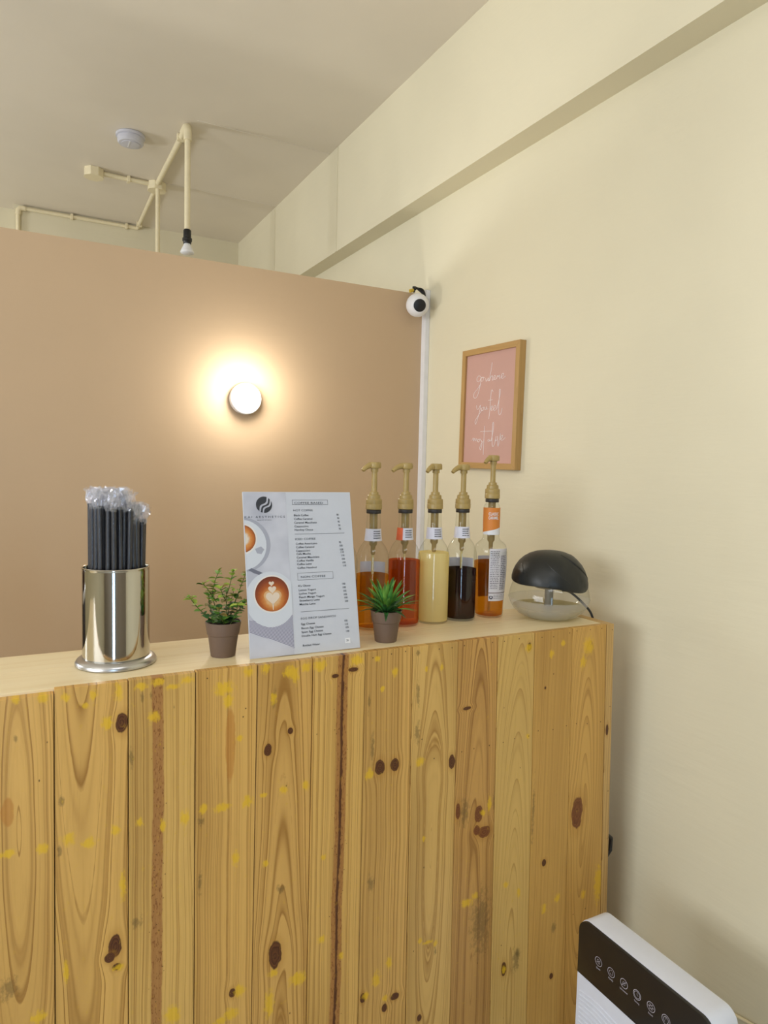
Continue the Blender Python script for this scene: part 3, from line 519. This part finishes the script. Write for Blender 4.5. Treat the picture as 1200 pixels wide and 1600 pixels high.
# stem polylines: world-plane (x right, z up) offsets from the pot base, plus a depth
stems = [[(-.012,.07,0),(-.034,.088,-.006),(-.058,.112,-.010),(-.076,.136,-.012)],[(-.004,.07,.004),(-.014,.10,.004),(-.022,.13,.006),(-.019,.16,.004),(-.009,.186,.004)],
[(-.014,.118,.004),(-.030,.142,.0),(-.044,.160,-.004)],[(.004,.07,-.004),(.006,.10,-.006),(.004,.13,-.008),(.012,.155,-.006),(.019,.184,-.006)],[(.006,.118,-.006),(-.004,.135,-.012),(-.010,.150,-.014)],
[(.014,.07,.008),(.024,.10,.012),(.036,.13,.014),(.046,.155,.016),(.055,.175,.018)],[(.022,.072,.008),(.038,.092,.016),(.054,.112,.020)],[(0,.07,-.014),(-.012,.09,-.026),(-.018,.108,-.030)],[(.012,.07,-.012),(.020,.092,-.026),(.022,.116,-.032)],[(.01,.07,.016),(.02,.1,.024),(.03,.135,.028)],[(-.012,.07,.016),(-.022,.1,.024),(-.026,.128,.028)]]
rnd = random.Random(11); first = {}
def put_leaf(proto, parent, loc, yaw, pitch, roll, s):
    key = proto.name
    if key in first: o = proto.copy(); S.collection.objects.link(o)
    else: o = proto; first[key] = 1
    o.parent = parent; o.location = loc; o.rotation_euler = (roll, -pitch, yaw); o.scale = (s, s, s); return o
for st in stems:
    sp_ = spline([(a, c, b) for a, b, c in st], 6)
    MB().tube(sp_, [.0013-.0006*i/len(sp_) for i in range(len(sp_))], 6).build('stem', m_stem, p1, smooth=60)
    for i in range(2, len(sp_), 2):
        yaw = rnd.uniform(0, 6.28)
        for dy in (0, pi):
            hgt = sp_[i].z
            k = rnd.choice([0,0,1,3] if hgt > .115 else [1,1,2,3])
            if hgt < .096: put_leaf(rnd.choice(big), p1, sp_[i], yaw+dy+rnd.uniform(-.4,.4), rnd.uniform(-.1,.6), rnd.uniform(-.4,.4), rnd.uniform(1.0,1.4))
            else: put_leaf(small[k], p1, sp_[i], yaw+dy+rnd.uniform(-.4,.4), rnd.uniform(0,.8), rnd.uniform(-.4,.4), rnd.uniform(1.4,2.1))
    put_leaf(small[0], p1, sp_[-1], rnd.uniform(0,6.28), 1.2, 0, .9)
p2 = thing('potted_plant', 'small potted plant with long pointed grassy leaves in front of the syrup bottles', 'plant', (.786, 1.450, 1.1795), 0, 'little potted plants on the counter')
pot(p2, 1.0)
blades = []
for L, cu in ((.078,.15),(.068,.40),(.055,.7)):
    for mt in (gl[1], gl[2], leafmat('blade_green', '#3c7a33', '#5c9a40')):
        blades.append(leaf_mesh(L, .0048, cu, .45, 7).build('leaf', mt, p2, smooth=60))
for i in range(64):
    ring = i/64; yaw = i*2.399; pitch = 1.42-.80*ring+rnd.uniform(-.1,.1)
    j = 0 if ring < .35 else (1 if ring < .8 else 2)
    put_leaf(blades[j*3+rnd.choice([0,1,2,2])], p2, (cos(yaw)*.010*ring*1.6, sin(yaw)*.010*ring*1.6, .069), yaw, pitch, rnd.uniform(-.2,.2), rnd.uniform(.92,1.2))

# ------------------------------------------------------------------ menu board
mroot = thing('menu_board', 'upright cafe menu board with latte photo on the left and price list', 'menu', (.43888, 1.41753, 1.1805))
Uv = Vector((0.99949,-0.03187,0)); Vv = Vector((0,.21536,.97653)); Nv = Uv.cross(Vv).normalized(); Vv = Nv.cross(Uv)
Mm = Matrix.Identity(4)
for i in range(3): Mm[i][0] = Uv[i]; Mm[i][1] = Vv[i]; Mm[i][2] = Nv[i]
Mm.translation = mroot.location; mroot.matrix_world = Mm
BW, BH = .2591, .3660
m_board = mat('menu_paper', '#c6cad4', .45, var=.01)
board = MB().box((0,0.001,-.004),(BW,BH,0)).build('panel', m_board, mroot, bevel=.0005, seg=1)
def clip(poly, u0, u1, v0, v1):
    for ax, lim, sg in ((0,u0,1),(0,u1,-1),(1,v0,1),(1,v1,-1)):
        out = []
        for i in range(len(poly)):
            a, b = poly[i-1], poly[i]; ia = (a[ax]-lim)*sg >= 0; ib = (b[ax]-lim)*sg >= 0
            if ia != ib:
                t = (lim-a[ax])/(b[ax]-a[ax]); out.append((a[0]+(b[0]-a[0])*t, a[1]+(b[1]-a[1])*t))
            if ib: out.append(b)
        poly = out
        if not poly: return []
    return poly
PX = (.0012, .1005, .0012, .3648)
def flat(name, poly, z, m, parent=board, clipit=True):
    if clipit: poly = clip(poly, *PX)
    return MB().poly([(a, b, z) for a, b in poly]).build(name, m, parent)
circ = lambda cx_, cy_, r, n=48, ry=None: [(cx_+r*cos(2*pi*i/n), cy_+(ry or r)*sin(2*pi*i/n)) for i in range(n)]
# printed photograph on the left: marble table, two cups, striped cloth
t = NT('printed_marble'); nz = t.noise(t.obj(), 9, 3.0); t.l.new(t.mix(t.smooth(nz,.3,.75), lin('#c9cbd6'), lin('#a9acba')), t.b.inputs['Base Color']); t.b.inputs['Roughness'].default_value = .45
photo = flat('printed_photo', [(.0012,.0012),(.0995,.0012),(.0995,.3648),(.0012,.3648)], .0003, t.m)
t = NT('printed_cloth'); o = t.obj(); sp = t.node('ShaderNodeSeparateXYZ'); t.l.new(o, sp.inputs[0])
st_ = t.m_('SINE', t.m_('ADD', t.m_('MULTIPLY', sp.outputs[1], 2100.0), t.m_('MULTIPLY', sp.outputs[0], 950.0)))
t.l.new(t.mix(t.smooth(st_, -.4, .6), lin('#73738a'), lin('#c3c4d2')), t.b.inputs['Base Color'])
flat('printed_cloth', [(0,.083),(0,.058),(.030,.045),(.060,.034),(.1,.014),(.1,.088),(.05,.078)], .0005, t.m, photo)
m_shadow = mat('printed_grey', '#a3a6b4', .45); m_sauc = mat('printed_saucer', '#cdd2db', .45); m_rim = mat('printed_cup_rim', '#e2ddd8', .45); m_dk = mat('printed_dark_grey', '#6d7080', .45)
flat('printed_shade', circ(-.0025,.2480,.0600), .0006, m_shadow, photo); flat('printed_saucer', circ(-.0075,.2475,.0560), .0008, m_sauc, photo)
flat('printed_handle', [(.022,.238),(.036,.243),(.043,.236),(.036,.226),(.026,.228)], .00085, m_shadow, photo)
flat('printed_spoon', [(.004,.192),(.012,.196),(.046,.180),(.044,.175),(.018,.184)], .00085, m_dk, photo)
flat('printed_shade', [(.080,.165),(.1,.15),(.1,.118),(.094,.112)], .00085, m_shadow, photo)
flat('printed_saucer', circ(.0530,.1255,.0575,48,.0610), .0009, m_sauc, photo)
flat('printed_cup_rim', circ(-.0065,.2610,.0345), .0010, m_rim, photo); flat('printed_cup_rim', circ(.0555,.1370,.0415), .0010, m_rim, photo)
def coffee(name, cx_, cy_, r0, stops):
    t = NT(name); o = t.obj(); d = t.node('ShaderNodeVectorMath', operation='DISTANCE'); t.l.new(o, d.inputs[0]); d.inputs[1].default_value = (cx_, cy_, .0011)
    nz = t.noise(o, 140, 2.0); f = t.m_('DIVIDE', t.m_('ADD', d.outputs['Value'], t.m_('MULTIPLY', t.m_('SUBTRACT', nz, .5), .006)), r0)
    cr2 = t.node('ShaderNodeValToRGB'); t.l.new(f, cr2.inputs[0]); el = cr2.color_ramp.elements
    el[0].position = stops[0][0]; el[0].color = lin(stops[0][1]); el[1].position = stops[-1][0]; el[1].color = lin(stops[-1][1])
    for p_, c_ in stops[1:-1]: e = el.new(p_); e.color = lin(c_)
    t.l.new(cr2.outputs[0], t.b.inputs['Base Color']); t.b.inputs['Roughness'].default_value = .45; return t.m
flat('printed_coffee', circ(-.0065,.2610,.0310), .0012, coffee('printed_coffee_upper', -.0065, .2610, .031, [(.0,'#d8cfc0'),(.42,'#d8cfc0'),(.6,'#cf8f4a'),(.85,'#b9662a'),(1,'#8a4a20')]), photo)
flat('printed_coffee', circ(.0555,.1370,.0385), .0012, coffee('printed_coffee_lower', .0570, .1270, .046, [(.0,'#d9cfc2'),(.25,'#d9b98a'),(.42,'#c98543'),(.62,'#a9571f'),(.8,'#8a3f1c'),(1,'#6e2f19')]), photo)
m_milk = mat('printed_milk', '#dccbb8', .45)
def heart(cx_, cy_, s_): return [(cx_+s_*.062*16*sin(a)**3, cy_+s_*.062*(13*cos(a)-5*cos(2*a)-2*cos(3*a)-cos(4*a))) for a in [2*pi*i/32 for i in range(32)]]
for i, (a, b, s_) in enumerate(((.0548,.1600,.0062),(.0560,.1470,.0092))): flat('printed_heart', heart(a, b, s_), .0014, m_milk, photo)
flat('printed_milk_ring', heart(.0565,.1290,.0205), .0013, mat('printed_caramel_milk', '#d3a878', .45), photo)
flat('printed_milk_leaf', heart(.0565,.1285,.0160), .0014, m_milk, photo)
flat('printed_milk_stem', [(.0545,.116),(.0585,.116),(.0572,.102),(.0558,.102)], .0014, m_milk, photo)
# logo: dark disc cut by two wavy white streams
lg = MB(); C0 = (.0475,.3365); RL = .0185
cols = 40
def wave(s_, k): # boundary curves running from lower left to upper right
    return k + .0026*sin(s_*5.0)
import math as _m
for (k0, k1) in ((-.030,-.0030),(.0015,.0058),(.0098,.030)):
    quads = []
    for i in range(cols):
        for e in (0, 1): pass
        s0 = -RL + 2*RL*i/cols; s1 = -RL + 2*RL*(i+1)/cols
        P = []
        for s_, ks in ((s0, (k0, k1)), (s1, (k1, k0))):
            h = _m.sqrt(max(0, RL*RL-s_*s_))
            for k in ks:
                n_ = k + (.0028*sin(s_/RL*4.2) if abs(k) < .02 else 0); n_ = max(-h, min(h, n_)); P.append((s_, n_))
        if abs(P[0][1]-P[1][1]) < 1e-5 and abs(P[2][1]-P[3][1]) < 1e-5: continue
        ca, sa = cos(radians(52)), sin(radians(52))
        lg.poly([(C0[0]+p[0]*ca+p[1]*sa, C0[1]+p[0]*sa-p[1]*ca, .0009) for p in P])
m_ink = mat('menu_ink', '#4a4f58', .5); m_ink2 = mat('menu_ink_dark', '#30343c', .5)
lo = lg.build('logo', m_ink2, photo)
inkh = MB(); inki = MB()
for txt, u, v, w, kd in MT:
    if kd == 'h': add_text(inkh, txt, u, v, w, .0009, .0046 if w > .033 else .0022)
    else: add_text(inki, txt, u, v, w, .0009, .0044, bold=.008)
for (a, b, c, d_) in ((.1135,.3362,.2005,.3475),(.1165,.1640,.2025,.1802)):
    for q_ in ((a,b,c,b+.0006),(a,d_-.0006,c,d_),(a,b,a+.0006,d_),(c-.0006,b,c,d_)): inkh.poly([(q_[0],q_[1],.0009),(q_[2],q_[1],.0009),(q_[2],q_[3],.0009),(q_[0],q_[3],.0009)])
for a, b, c in ((.1159,.2682,.238),(.1195,.0927,.237)): inkh.poly([(a,b,.0009),(c,b,.0009),(c,b+.0007,.0009),(a,b+.0007,.0009)])
tag(inkh.build('headings', m_ink, board), kind='stuff'); tag(inki.build('menu_lines', m_ink2, board), kind='stuff')
flat('price_sticker', [(.2217,.0144),(.2353,.0144),(.2353,.0262),(.2217,.0262)], .0007, mat('white_sticker','#e4e6ec',.5), board, False)
# folding strut behind
MB().add([(.080,.22,-.0045),(.140,.22,-.0045),(.145,.019,-.076),(.075,.019,-.076),(.080,.22,-.0075),(.140,.22,-.0075),(.145,.0195,-.079),(.075,.0195,-.079)], [(0,1,2,3),(7,6,5,4),(0,4,5,1),(1,5,6,2),(2,6,7,3),(3,7,4,0)]).build('strut', mat('grey_card','#8f8f92',.7), mroot)

# ------------------------------------------------------------------ syrup bottles
m_glass = glassy('clear_bottle_glass', (.97,.98,.965), .03, 1.0, .45, (.5,.5,.42))
m_pump = mat('gold_tan_plastic', '#aa9157', .38, var=.04); m_pump2 = mat('tan_pump_barrel', '#9c8450', .45, var=.04); m_ring = mat('dark_gasket', '#2b2724', .5)
m_lab = mat('white_label', '#dcdcea', .5, var=.02); m_lab2 = mat('back_label', '#d0cde0', .55, var=.02); m_print = mat('label_print', '#3c3c48', .5)
m_tubep = mat('pale_dip_tube', '#c9b678', .4)
def interp(prof, z):
    for (r0, z0), (r1, z1) in zip(prof, prof[1:]):
        if z0 <= z <= z1 and z1 > z0: return r0+(r1-r0)*(z-z0)/(z1-z0)
    return prof[-1][0]
OUT = [(.0390,0),(.0425,.003),(.0435,.009),(.0435,.165),(.0433,.176),(.0420,.188),(.0390,.200),(.0340,.211),(.0280,.220),(.0228,.227),(.0210,.240),(.0190,.270),(.0178,.296),(.0185,.300),(.0185,.306)]
OUT5 = [(.0350,0),(.0395,.003),(.0405,.008),(.0420,.060),(.0465,.130),(.0470,.170),(.0468,.186),(.0455,.197),(.0420,.206),(.0350,.213),(.0270,.219),(.0235,.226),(.0225,.240),(.0232,.270),(.0232,.312),(.0205,.320),(.0165,.324),(.0165,.334)]
def band(mb, prof, z0, z1, a0, a1, off, n=18, tilt=None):
    v = []; f = []; m = 4
    for j in range(m+1):
        for i in range(n+1):
            a = a0+(a1-a0)*i/n; z = z0+(z1-z0)*j/m; r = interp(prof, z)+off; v.append((r*cos(a), r*sin(a), z))
    for j in range(m):
        for i in range(n): q_ = j*(n+1)+i; f.append((q_, q_+1, q_+n+2, q_+n+1))
    return mb.add(v, f)
def marks(mb, prof, rows, z0, dz, a0, a1, off, rnd, h=.0016):
    for k in range(rows):
        a = a0; z = z0-k*dz
        while a < a1-.05:
            w = rnd.uniform(.04,.14); b = min(a1, a+w); r = interp(prof, z)+off
            mb.poly([(r*cos(a), r*sin(a), z), (r*cos(b), r*sin(b), z), (r*cos(b), r*sin(b), z+h), (r*cos(a), r*sin(a), z+h)]); a = b+rnd.uniform(.02,.05)
        if rnd.random() < .2: a1 = a1
CAMA = lambda x, y: math.atan2(-y, -x)
def pump(root, zr, nozzle, tip_a):
    """collar, gasket, stem, head with drooping spout; tip_a = direction of the spout"""
    MB().lathe([(.0185,zr-.003),(.0192,zr-.002),(.0192,zr+.006),(.0185,zr+.007)], 36).build('gasket', m_ring, root, smooth=40)
    co = MB().lathe([(.0205,zr+.0075),(.0215,zr+.009),(.0215,zr+.020),(.0208,zr+.0215),(.0212,zr+.023),(.0208,zr+.033),(.0195,zr+.0350),(.0170,zr+.0355),(.0166,zr+.0440),(.0155,zr+.0455),(.0122,zr+.0460),(.0116,zr+.053),(.0080,zr+.0535),(.0076,zr+.056),(.0066,zr+.0565)], 36).build('collar', m_pump, root, smooth=30)
    MB().lathe([(.0074,zr+.055),(.0074,zr+.112)], 18).build('stem', m_pump, root, smooth=40)
    h = MB().lathe([(.0095,zr+.105),(.0098,zr+.107),(.0098,zr+.1135),(.0158,zr+.1145),(.0168,zr+.1165),(.0168,zr+.1260),(.0150,zr+.1300),(.003,zr+.1305)], 28)
    pts = [(0,0,zr+.1218),(.012,0,zr+.1218),(.020,0,zr+.1212),(.030,0,zr+.1175),(.040,0,zr+.1120),(.0445,0,zr+.1075)]
    L = nozzle/.0445
    pts = [(p[0]*cos(tip_a)*L, p[0]*sin(tip_a)*L, p[2]) for p in pts]
    h.tube(pts, [.0085,.0085,.0080,.0068,.0058,.0050], 12)
    h.build('pump_head', m_pump, root, smooth=40)
    MB().lathe([(.0030,.19),(.0060,.195),(.0062,.212),(.0105,.218),(.0105,zr-.002)], 20).build('pump_barrel', m_pump2, root, smooth=40)
    MB().lathe([(.0032,.012),(.0032,.196)], 12).build('dip_tube', m_tubep, root, smooth=50)
def bottle(loc, label, liqm, ztop, orange=False, neck=True, spec=None, tip=(.0445, pi), capped=False, seed=0, cream=False):
    x, y = loc
    root = thing('syrup_bottle', label, 'bottle', (x, y, 1.1797), 0, 'syrup bottles in a row on the counter')
    prof = OUT5 if spec else OUT
    ca = CAMA(x, y)
    MB().lathe(prof, 56, cap0=True, cap1=False).build('glass', m_glass, root, smooth=60)
    ip = [(max(.001, r-.0016), z+.0035) for r, z in prof if z+.0035 < ztop and z < .2]
    ip = [(.001,.0095),(.018,.0085),(.030,.0045)] + ip[1:]
    ip += [(interp(prof, ztop)-.0016, ztop), (.001, ztop)]
    MB().lathe(ip, 56).build('syrup', liqm, root, smooth=40)
    zr = .330 if spec else .302
    if not capped: pump(root, zr, *tip)
    else: MB().lathe([(.0190,.300),(.0196,.302),(.0196,.326),(.0185,.329),(.004,.330)], 32).build('cap', m_black, root, smooth=40)
    rnd = random.Random(seed)
    if neck:
        b = band(MB(), prof, .2285, .2600, ca-1.45, ca+1.45, .0008).build('neck_label', m_lab, root, smooth=60, fix=False)
        mk = MB(); marks(mk, prof, 4, .2525, .0058, ca+.05, ca+1.0, .0012, rnd, .0026); mk.build('label_print', m_print, b, fix=False)
        if orange: band(MB(), prof, .2275, .2605, ca-1.35, ca-.25, .0014).build('orange_sticker', mat('orange_sticker','#e0673a',.5,var=.08), b, smooth=60, fix=False)
    if not cream and not capped:
        band(MB(), prof, .048, .168, ca+pi-.85, ca+pi+.85, .0006).build('back_label', m_lab2, root, smooth=60, fix=False)
    if spec:
        mo = mat('orange_label', '#d98536', .5, var=.03)
        b = band(MB(), prof, .236, .312, ca-1.6, ca+1.5, .0008, 24).build('neck_label', mo, root, smooth=60, fix=False)
        w = MB(); n = 24; v = []
        for i in range(n+1):
            a = ca-1.6+3.1*i/n; z1 = .240+.014*i/n+.004*(i/n)**2; v += [((interp(prof,.236)+.0014)*cos(a), (interp(prof,.236)+.0014)*sin(a), .2355), ((interp(prof,z1)+.0014)*cos(a), (interp(prof,z1)+.0014)*sin(a), z1)]
        w.add(v, [(2*i, 2*i+2, 2*i+3, 2*i+1) for i in range(n)]).build('label_edge', m_white, b, smooth=60, fix=False)
        tx = MB()
        def wrap(p): r = .0232+.0016; a = ca-.35+p[0]/r; return (r*cos(a), r*sin(a), p[1])
        add_text(tx, 'CLASSIC', 0, .2905, .030, 0, .0085, .02, wrap); add_text(tx, 'CARAMEL', 0, .2795, .030, 0, .0085, .02, wrap)
        tx.build('label_lettering', m_white, b, fix=False)
        wl_ = mat('nutrition_label', '#d5d2d8', .5, var=.02)
        b2 = band(MB(), prof, .050, .198, ca-.05, ca+1.35, .0008, 24).build('body_label', wl_, root, smooth=60, fix=False)
        band(MB(), prof, .072, .074, ca-.05, ca+1.35, .0012).build('label_line', mat('label_line','#5b4a44',.5), b2, fix=False)
        mk = MB(); marks(mk, prof, 22, .190, .0050, ca+.02, ca+.58, .0013, rnd, .0019); marks(mk, prof, 19, .176, .0052, ca+.66, ca+1.08, .0013, rnd, .0030); marks(mk, prof, 3, .066, .0046, ca+.28, ca+1.0, .0013, rnd, .0016)
        mk.build('label_print', mat('label_print_grey', '#77727c', .5), b2, fix=False)
        sym = MB()
        for i in range(16):
            a0, a1 = 2*pi*i/16, 2*pi*(i+1)/16
            f_ = lambda a, rr: ((interp(prof,.06)+.0013)*cos(ca+.12+rr*cos(a)/.042), (interp(prof,.06)+.0013)*sin(ca+.12+rr*cos(a)/.042), .0605+rr*sin(a))
            sym.poly([f_(a0,.0055), f_(a1,.0055), f_(a1,.0025), f_(a0,.0025)])
        sym.build('label_symbol', m_print, b2, fix=False)
    return root
bottle((.730,1.598), 'clear syrup bottle with a black cap, half hidden behind the menu board', liquid('amber_dark_syrup','#e3ad50',.85,'#c07a24'), .128, neck=False, capped=True, seed=1)
bottle((.819,1.592), 'pump bottle of golden amber syrup right beside the menu board', liquid('golden_syrup','#fad274',.86,'#e09c28'), .140, seed=2, tip=(.037, pi+.15))
bottle((.914,1.592), 'pump bottle of red orange syrup with an orange sticker on its neck', liquid('red_orange_syrup','#f0a254',.82,'#d87424'), .174, orange=True, seed=3, tip=(.044, pi+.1))
bottle((1.004,1.588), 'pump bottle of cloudy pale yellow syrup, third pump from the left', liquid('cloudy_syrup','#fdf0b8',.06,'#fff0b4'), .192, seed=4, tip=(.038, pi+.35), cream=True)
bottle((1.096,1.589), 'pump bottle of very dark brown syrup beside the pale yellow one', liquid('dark_maroon_syrup','#8a5240',.6,'#3a1a1c'), .143, seed=5, tip=(.044, pi+.2))
bottle((1.197,1.590), 'tallest pump bottle with orange neck label and caramel syrup', liquid('caramel_syrup','#f6c65c',.86,'#c88820'), .158, spec=True, neck=False, seed=6, tip=(.036, pi+.25))

# ------------------------------------------------------------------ globe air freshener
df = thing('air_freshener', 'globe shaped water air freshener with clear bowl and black dome lid', 'air freshener', (1.348, 1.508, 1.1797))
bw_ = [(.052,0),(.066,.002),(.085,.0115),(.099,.0240),(.108,.038),(.1125,.050),(.1135,.057)]
MB().lathe(bw_, 64, cap1=False).build('bowl', glassy('bowl_plastic',(.97,.97,.95),.04,1.2,.3,(.7,.7,.62),haze=.18), df, smooth=60)
MB().lathe([(.1140,.0545),(.1150,.0555),(.1150,.0575),(.1140,.0585)], 64, cap0=False, cap1=False).build('bowl_seam', m_glass, df, smooth=60)
MB().lathe([(.1135,.058),(.1125,.068),(.1095,.082),(.1040,.097),(.0960,.110),(.085,.120)], 64, cap0=False, cap1=False).build('bowl_top', m_glass, df, smooth=60)
MB().lathe([(.050,.002),(.061,.0025),(.0815,.0135),(.0975,.0285),(.1015,.0335),(.001,.0335)], 48).build('water', liquid('cloudy_water','#f2eed8',.55,'#ece6cc'), df, smooth=40)
MB().lathe([(.012,.004),(.012,.080),(.040,.086),(.046,.092),(.046,.098),(.030,.104),(.02,.13)], 32).build('motor_column', mat('grey_plastic','#8a8274',.4), df, smooth=40)
def dome(j, a, p):
    r, z = dprof[j]; t = j/(len(dprof)-1); sw = a + t*1.1
    g = abs(sin(sw*3)); k = 1-.035*(1-g)**6*(1 if .05 < t < .93 else 0)
    lob = (1-t)**2*(.017-.011*cos(a+1.15)+.005*cos(3*a+.6))
    return (p[0]*k, p[1]*k, p[2]+lob)
dprof = [(.1050,.083),(.1075,.088),(.1075,.100),(.1040,.118),(.0975,.136),(.0880,.153),(.0750,.168),(.0590,.180),(.0400,.188),(.0200,.192),(.002,.193)]
dm = mat('matte_black_plastic','#1c1e1d',.42,var=.04)
MB().lathe(dprof, 96, cap0=True, fn=dome).build('dome_lid', dm, df, smooth=50)
m_ridge = mat('dark_groove', '#0c0d0d', .6)
for k in range(6):
    pts = []; ptr = []
    for q_ in range(15):
        u = .10+.80*q_/14; zz = .190-.095*u**1.25; aa = CAMA(1.348,1.508)-1.6+k*pi/3+u*1.25
        rr = interp([(r, z) for r, z in dprof], zz); g_ = abs(sin((aa+(zz-.083)/.11*1.1)*3)); lb_ = (1-(zz-.083)/.11)**2*(.017-.011*cos(aa+1.15)+.005*cos(3*aa+.6))
        pts.append((rr*.998*cos(aa), rr*.998*sin(aa), zz+lb_*.5)); ptr.append((rr*.994*cos(aa+.05), rr*.994*sin(aa+.05), zz+lb_*.5+.0005))
    MB().tube(pts, [.0008+.0022*sin(pi*i_/14) for i_ in range(15)], 8).build('petal_ridge', dm, df, smooth=60)
    MB().tube(ptr, [.0005+.0012*sin(pi*i_/14) for i_ in range(15)], 6).build('groove', m_ridge, df, smooth=60)
pc = MB().tube(spline([(1.432,1.545,1.245),(1.445,1.525,1.242),(1.462,1.490,1.215),(1.474,1.462,1.180),(1.486,1.455,1.10),(1.505,1.47,.9),(1.53,1.48,.4),(1.54,1.5,.02)], 8), .0034, 10).build('power_cord', m_black, None, smooth=60)
tag(pc, 'black power cord falling behind the counter end from the air freshener', 'cord')

# ------------------------------------------------------------------ air purifier
ap = thing('air_purifier', 'white air purifier with black touch panel standing by the wall in the corner', 'air purifier', (1.20, .97, 0))
m_pur = mat('purifier_white', '#dde2f0', .35, var=.01); m_gls = mat('purifier_black_panel', '#111013', .42, var=.04, coat=.3)
ox, oy = 1.20, .97
def rr_yz(y0, y1, z0, z1, rt, rb=.01, n=8):
    pts = []
    for (cy_, cz, a0, r) in ((y1-rt, z1-rt, 0, rt), (y0+rt, z1-rt, pi/2, rt), (y0+rb, z0+rb, pi, rb), (y1-rb, z0+rb, 3*pi/2, rb)):
        for i in range(n+1): a = a0+pi/2*i/n; pts.append((cy_+r*cos(a), cz+r*sin(a)))
    return pts
Y0, Y1, ZT_ = .795, 1.155, .552
MB().prism([(1.171-ox, a-oy, b) for a, b in rr_yz(Y0, Y1, .012, ZT_, .030)], (.066,0,0)).build('housing', m_pur, ap, smooth=40, bevel=.0025)
fp = MB().prism([(1.163-ox, a-oy, b) for a, b in rr_yz(Y0+.002, Y1-.002, .4165, ZT_-.001, .029, .0005)], (.0085,0,0)).build('control_panel', m_gls, ap, smooth=40, bevel=.0018)
MB().box((1.164-ox,Y0+.002-oy,.02),(1.172-ox,Y1-.002-oy,.416)).build('front_cover', m_pur, ap, bevel=.001)
rp = MB()
for k in range(30):
    z = .375-k*.0115; pts = []
    for i in range(25):
        u = i/24; y = Y1-.012-(Y1-Y0-.024)*u; pts.append((1.1640-ox, y-oy, z+.006*sin(u*9+k*.15)))
    rp.tube(pts, .0019, 6)
o = rp.build('wave_relief', m_pur, ap, smooth=60)
for x_ in (-.02,.02):
    for y_ in (-.14,.14): MB().lathe([(.010,0),(.011,.012)], 16, c=(x_,y_,0)).build('foot', m_black, ap)
m_icon = mat('icon_silver', '#b9b6c4', .5, emis='#b9b6c4', es=0.0)
names = ['Speed','Purify','Ultraviolet','Timing','Reset','Power']
for i, y in enumerate((1.088,1.050,1.013,.977,.940,.902)):
    ic = MB(); X = 1.1626
    def ring(r, w, n=28, a0=0, a1=2*pi):
        for k in range(n):
            p, q_ = a0+(a1-a0)*k/n, a0+(a1-a0)*(k+1)/n
            ic.poly([(X-ox, y-oy-r*cos(p), .483+r*sin(p)), (X-ox, y-oy-r*cos(q_), .483+r*sin(q_)), (X-ox, y-oy-(r-w)*cos(q_), .483+(r-w)*sin(q_)), (X-ox, y-oy-(r-w)*cos(p), .483+(r-w)*sin(p))])
    def seg(a, b, w=.0007):
        a, b = Vector(a), Vector(b); n_ = (b-a).normalized(); n_ = Vector((-n_.y, n_.x))*w/2
        ic.poly([(X-ox, y-oy-p.x, .483+p.y) for p in (a+n_, b+n_, b-n_, a-n_)])
    ring(.0105,.0011)
    if i == 0:
        for k in range(4): ring(.0048,.0008,10,k*pi/2,k*pi/2+1.1); seg((0,0),(.0062*cos(k*pi/2+.5),.0062*sin(k*pi/2+.5)))
    if i == 1:
        for k in range(5): ring(.0055,.0010,5,k*2*pi/5,k*2*pi/5+.8)
    if i == 2: seg((-.0075,-.0075),(.0075,.0075),.001); ring(.0040,.0007,12)
    if i == 3: ring(.0078,.0008); seg((0,0),(0,.005)); seg((0,0),(.0035,-.001))
    if i == 4:
        for k in range(6): seg((.0035*cos(k*pi/3),.0035*sin(k*pi/3)),(.0072*cos(k*pi/3),.0072*sin(k*pi/3)),.0012)
        ring(.0040,.0009,14)
    if i == 5: ring(.0065,.0009,20,-1.1,4.25); seg((0,.001),(0,.0075),.001)
    w_ = {5:.012,6:.014,11:.022}[len(names[i])]
    add_text(ic, names[i], -w_/2, 0, w_, 0, None, .01, lambda p: (X-ox, y-oy-p[0], .4650+p[1]))
    ic.build('touch_icon', m_icon, fp)
co = MB().tube(spline([(1.5935,1.12,.20),(1.5935,1.03,.235),(1.5935,.90,.25),(1.5935,.70,.24),(1.5935,.5,.20)], 8), .0045, 8).build('wall_cable', m_pipe, None, smooth=60)
tag(co, 'thin cream cable running low along the cream wall behind the purifier', 'cable')
# dark appliance just inside the left frame edge, behind the counter
bx = thing('kitchen_appliance', 'sliver of a dark appliance at the left frame edge behind the counter', 'appliance', (-.165, 1.92, 0))
MB().box((-.12,-.10,.80),(.12,.12,1.10)).build('stand', m_sat, bx, bevel=.004)
MB().box((-.10,-.08,1.10),(.112,.10,1.235)).build('body', mat('dark_appliance','#2a2422',.4), bx, bevel=.006)
MB().box((-.11,-.09,1.235),(.114,.11,1.262)).build('band', m_sat, bx, bevel=.004)
MB().lathe([(.09,1.262),(.10,1.31),(.07,1.325)], 32).build('hopper', mat('brown_plastic','#3a2018',.4), bx, smooth=40)
MB().box((-.35,-.14,.76),(.125,.14,.80)).build('shelf', m_top, bx)
MB().box((-.34,-.12,0),(-.30,-.08,.76)).box((.08,-.12,0),(.12,-.08,.76)).box((-.34,.08,0),(-.30,.12,.76)).box((.08,.08,0),(.12,.12,.76)).build('shelf_legs', m_top, bx)
